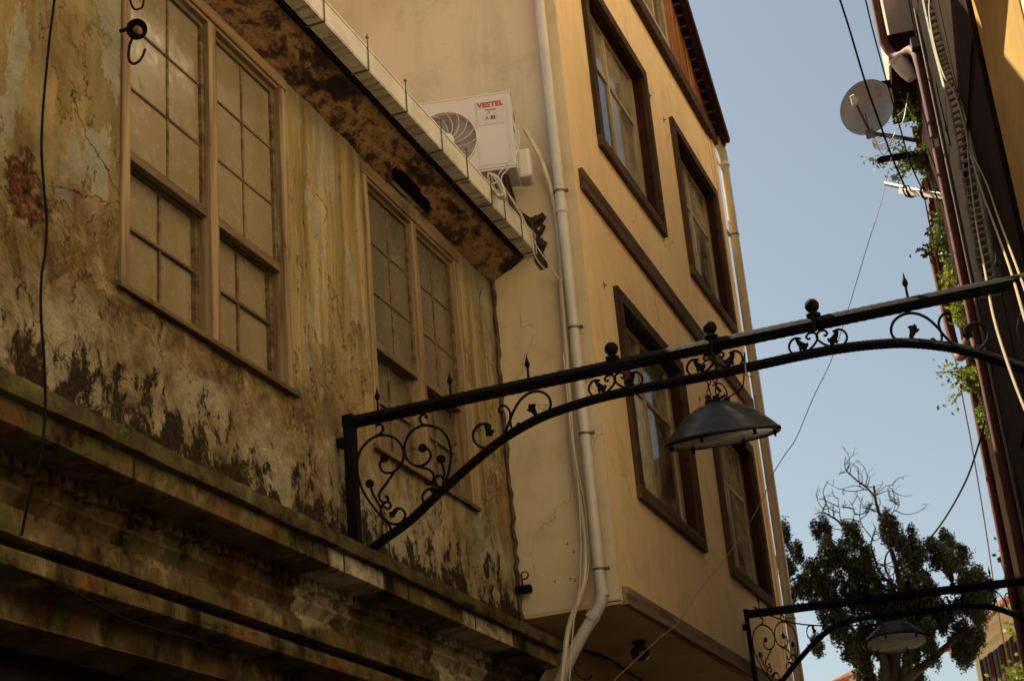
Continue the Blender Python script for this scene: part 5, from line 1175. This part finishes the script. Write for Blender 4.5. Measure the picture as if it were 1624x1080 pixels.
for x_ in (-.12, .12):
    for y_ in (-.1, .1): b.bar(lp + Vector((x_ * .8, y_ * .8, -.16)), lp + Vector((x_, y_, .10)), .02, .02)
b.add([lp + Vector((-.17, -.14, .10)), lp + Vector((.17, -.14, .10)), lp + Vector((.17, .14, .10)), lp + Vector((-.17, .14, .10)), lp + Vector((0, 0, .22))], [(0, 1, 4), (1, 2, 4), (2, 3, 4), (3, 0, 4), (3, 2, 1, 0)])
b.tube(catmull([lp + Vector((0, 0, -.17)), lp + Vector((.02, 0, -.35)), lp + Vector((.15, .1, -.42)), lp + Vector((.3, .3, -.40))], 5), .018, 6); b.build('lantern_frame', M['iron'], t_)
b = MB(); b.box(tuple(lp + Vector((-.09, -.07, -.15))), tuple(lp + Vector((.09, .07, .09)))); b.build('lantern_glass', M['pane'], t_)
def spray(px, py, y, s, n, mat, label):
    c = P(px, py, 1, y); b = MB()
    for i in range(n):
        p = c + Vector((random.gauss(0, .5), random.gauss(0, .3), random.gauss(0, .45))) * s; u_ = Vector((random.gauss(-.4, .6), random.gauss(0, .5), random.gauss(-.3, .6))).normalized(); v_ = u_.cross(Vector((.3, 1, .2))).normalized(); L = .075
        b.quad(p, p + u_ * L * .5 + v_ * L * .3, p + u_ * L, p + u_ * L * .5 - v_ * L * .3)
    for i in range(6): b.tube([c + Vector((.3 * s, 0, 0)), c + Vector((random.gauss(0, .5), random.gauss(0, .3), random.gauss(0, .45))) * s], .01, 4)
    tag(root_mesh(b, 'leafy_branch', M[mat], c), label, 'plant')
spray(1612, 866, 20.5, .18, 70, 'leafd', 'dark serrated leaves poking in at the right edge above the lantern')
spray(1626, 988, 20.5, .18, 110, 'leafb', 'bright green leaves at the right edge in front of the tiled house')
spray(1618, 1075, 20.5, .24, 130, 'leafb', 'bright green leafy branch in the bottom right corner')
# small roof and wall far behind the trunk
q = at(1340, 1078, 1, 42)
sh_ = thing('distant_cottage', 'sliver of a distant house with red roof at the foot of the tree', 'house', (q.x, q.y, 0))
b = MB(); b.box((q.x + .1, 42, 0), (q.x + .5, 46, q.z + .05)); b.box((q.x + .42, 42.5, 0), (q.x + .62, 43, q.z + .75)); b.build('wall', M['farcream'], sh_)
b = MB(); b.add([(q.x - .5, 41.6, q.z - .1), (q.x + .7, 41.6, q.z + .15), (q.x + .7, 46.3, q.z + .15), (q.x - .5, 46.3, q.z - .1), (q.x - .3, 41.7, q.z), (q.x + .6, 41.7, q.z + .28), (q.x + .6, 46.2, q.z + .28), (q.x - .3, 46.2, q.z)], [(0, 1, 2, 3), (4, 7, 6, 5), (0, 4, 5, 1), (1, 5, 6, 2), (2, 6, 7, 3), (3, 7, 4, 0)])
b.build('roof', M['tile'], sh_)
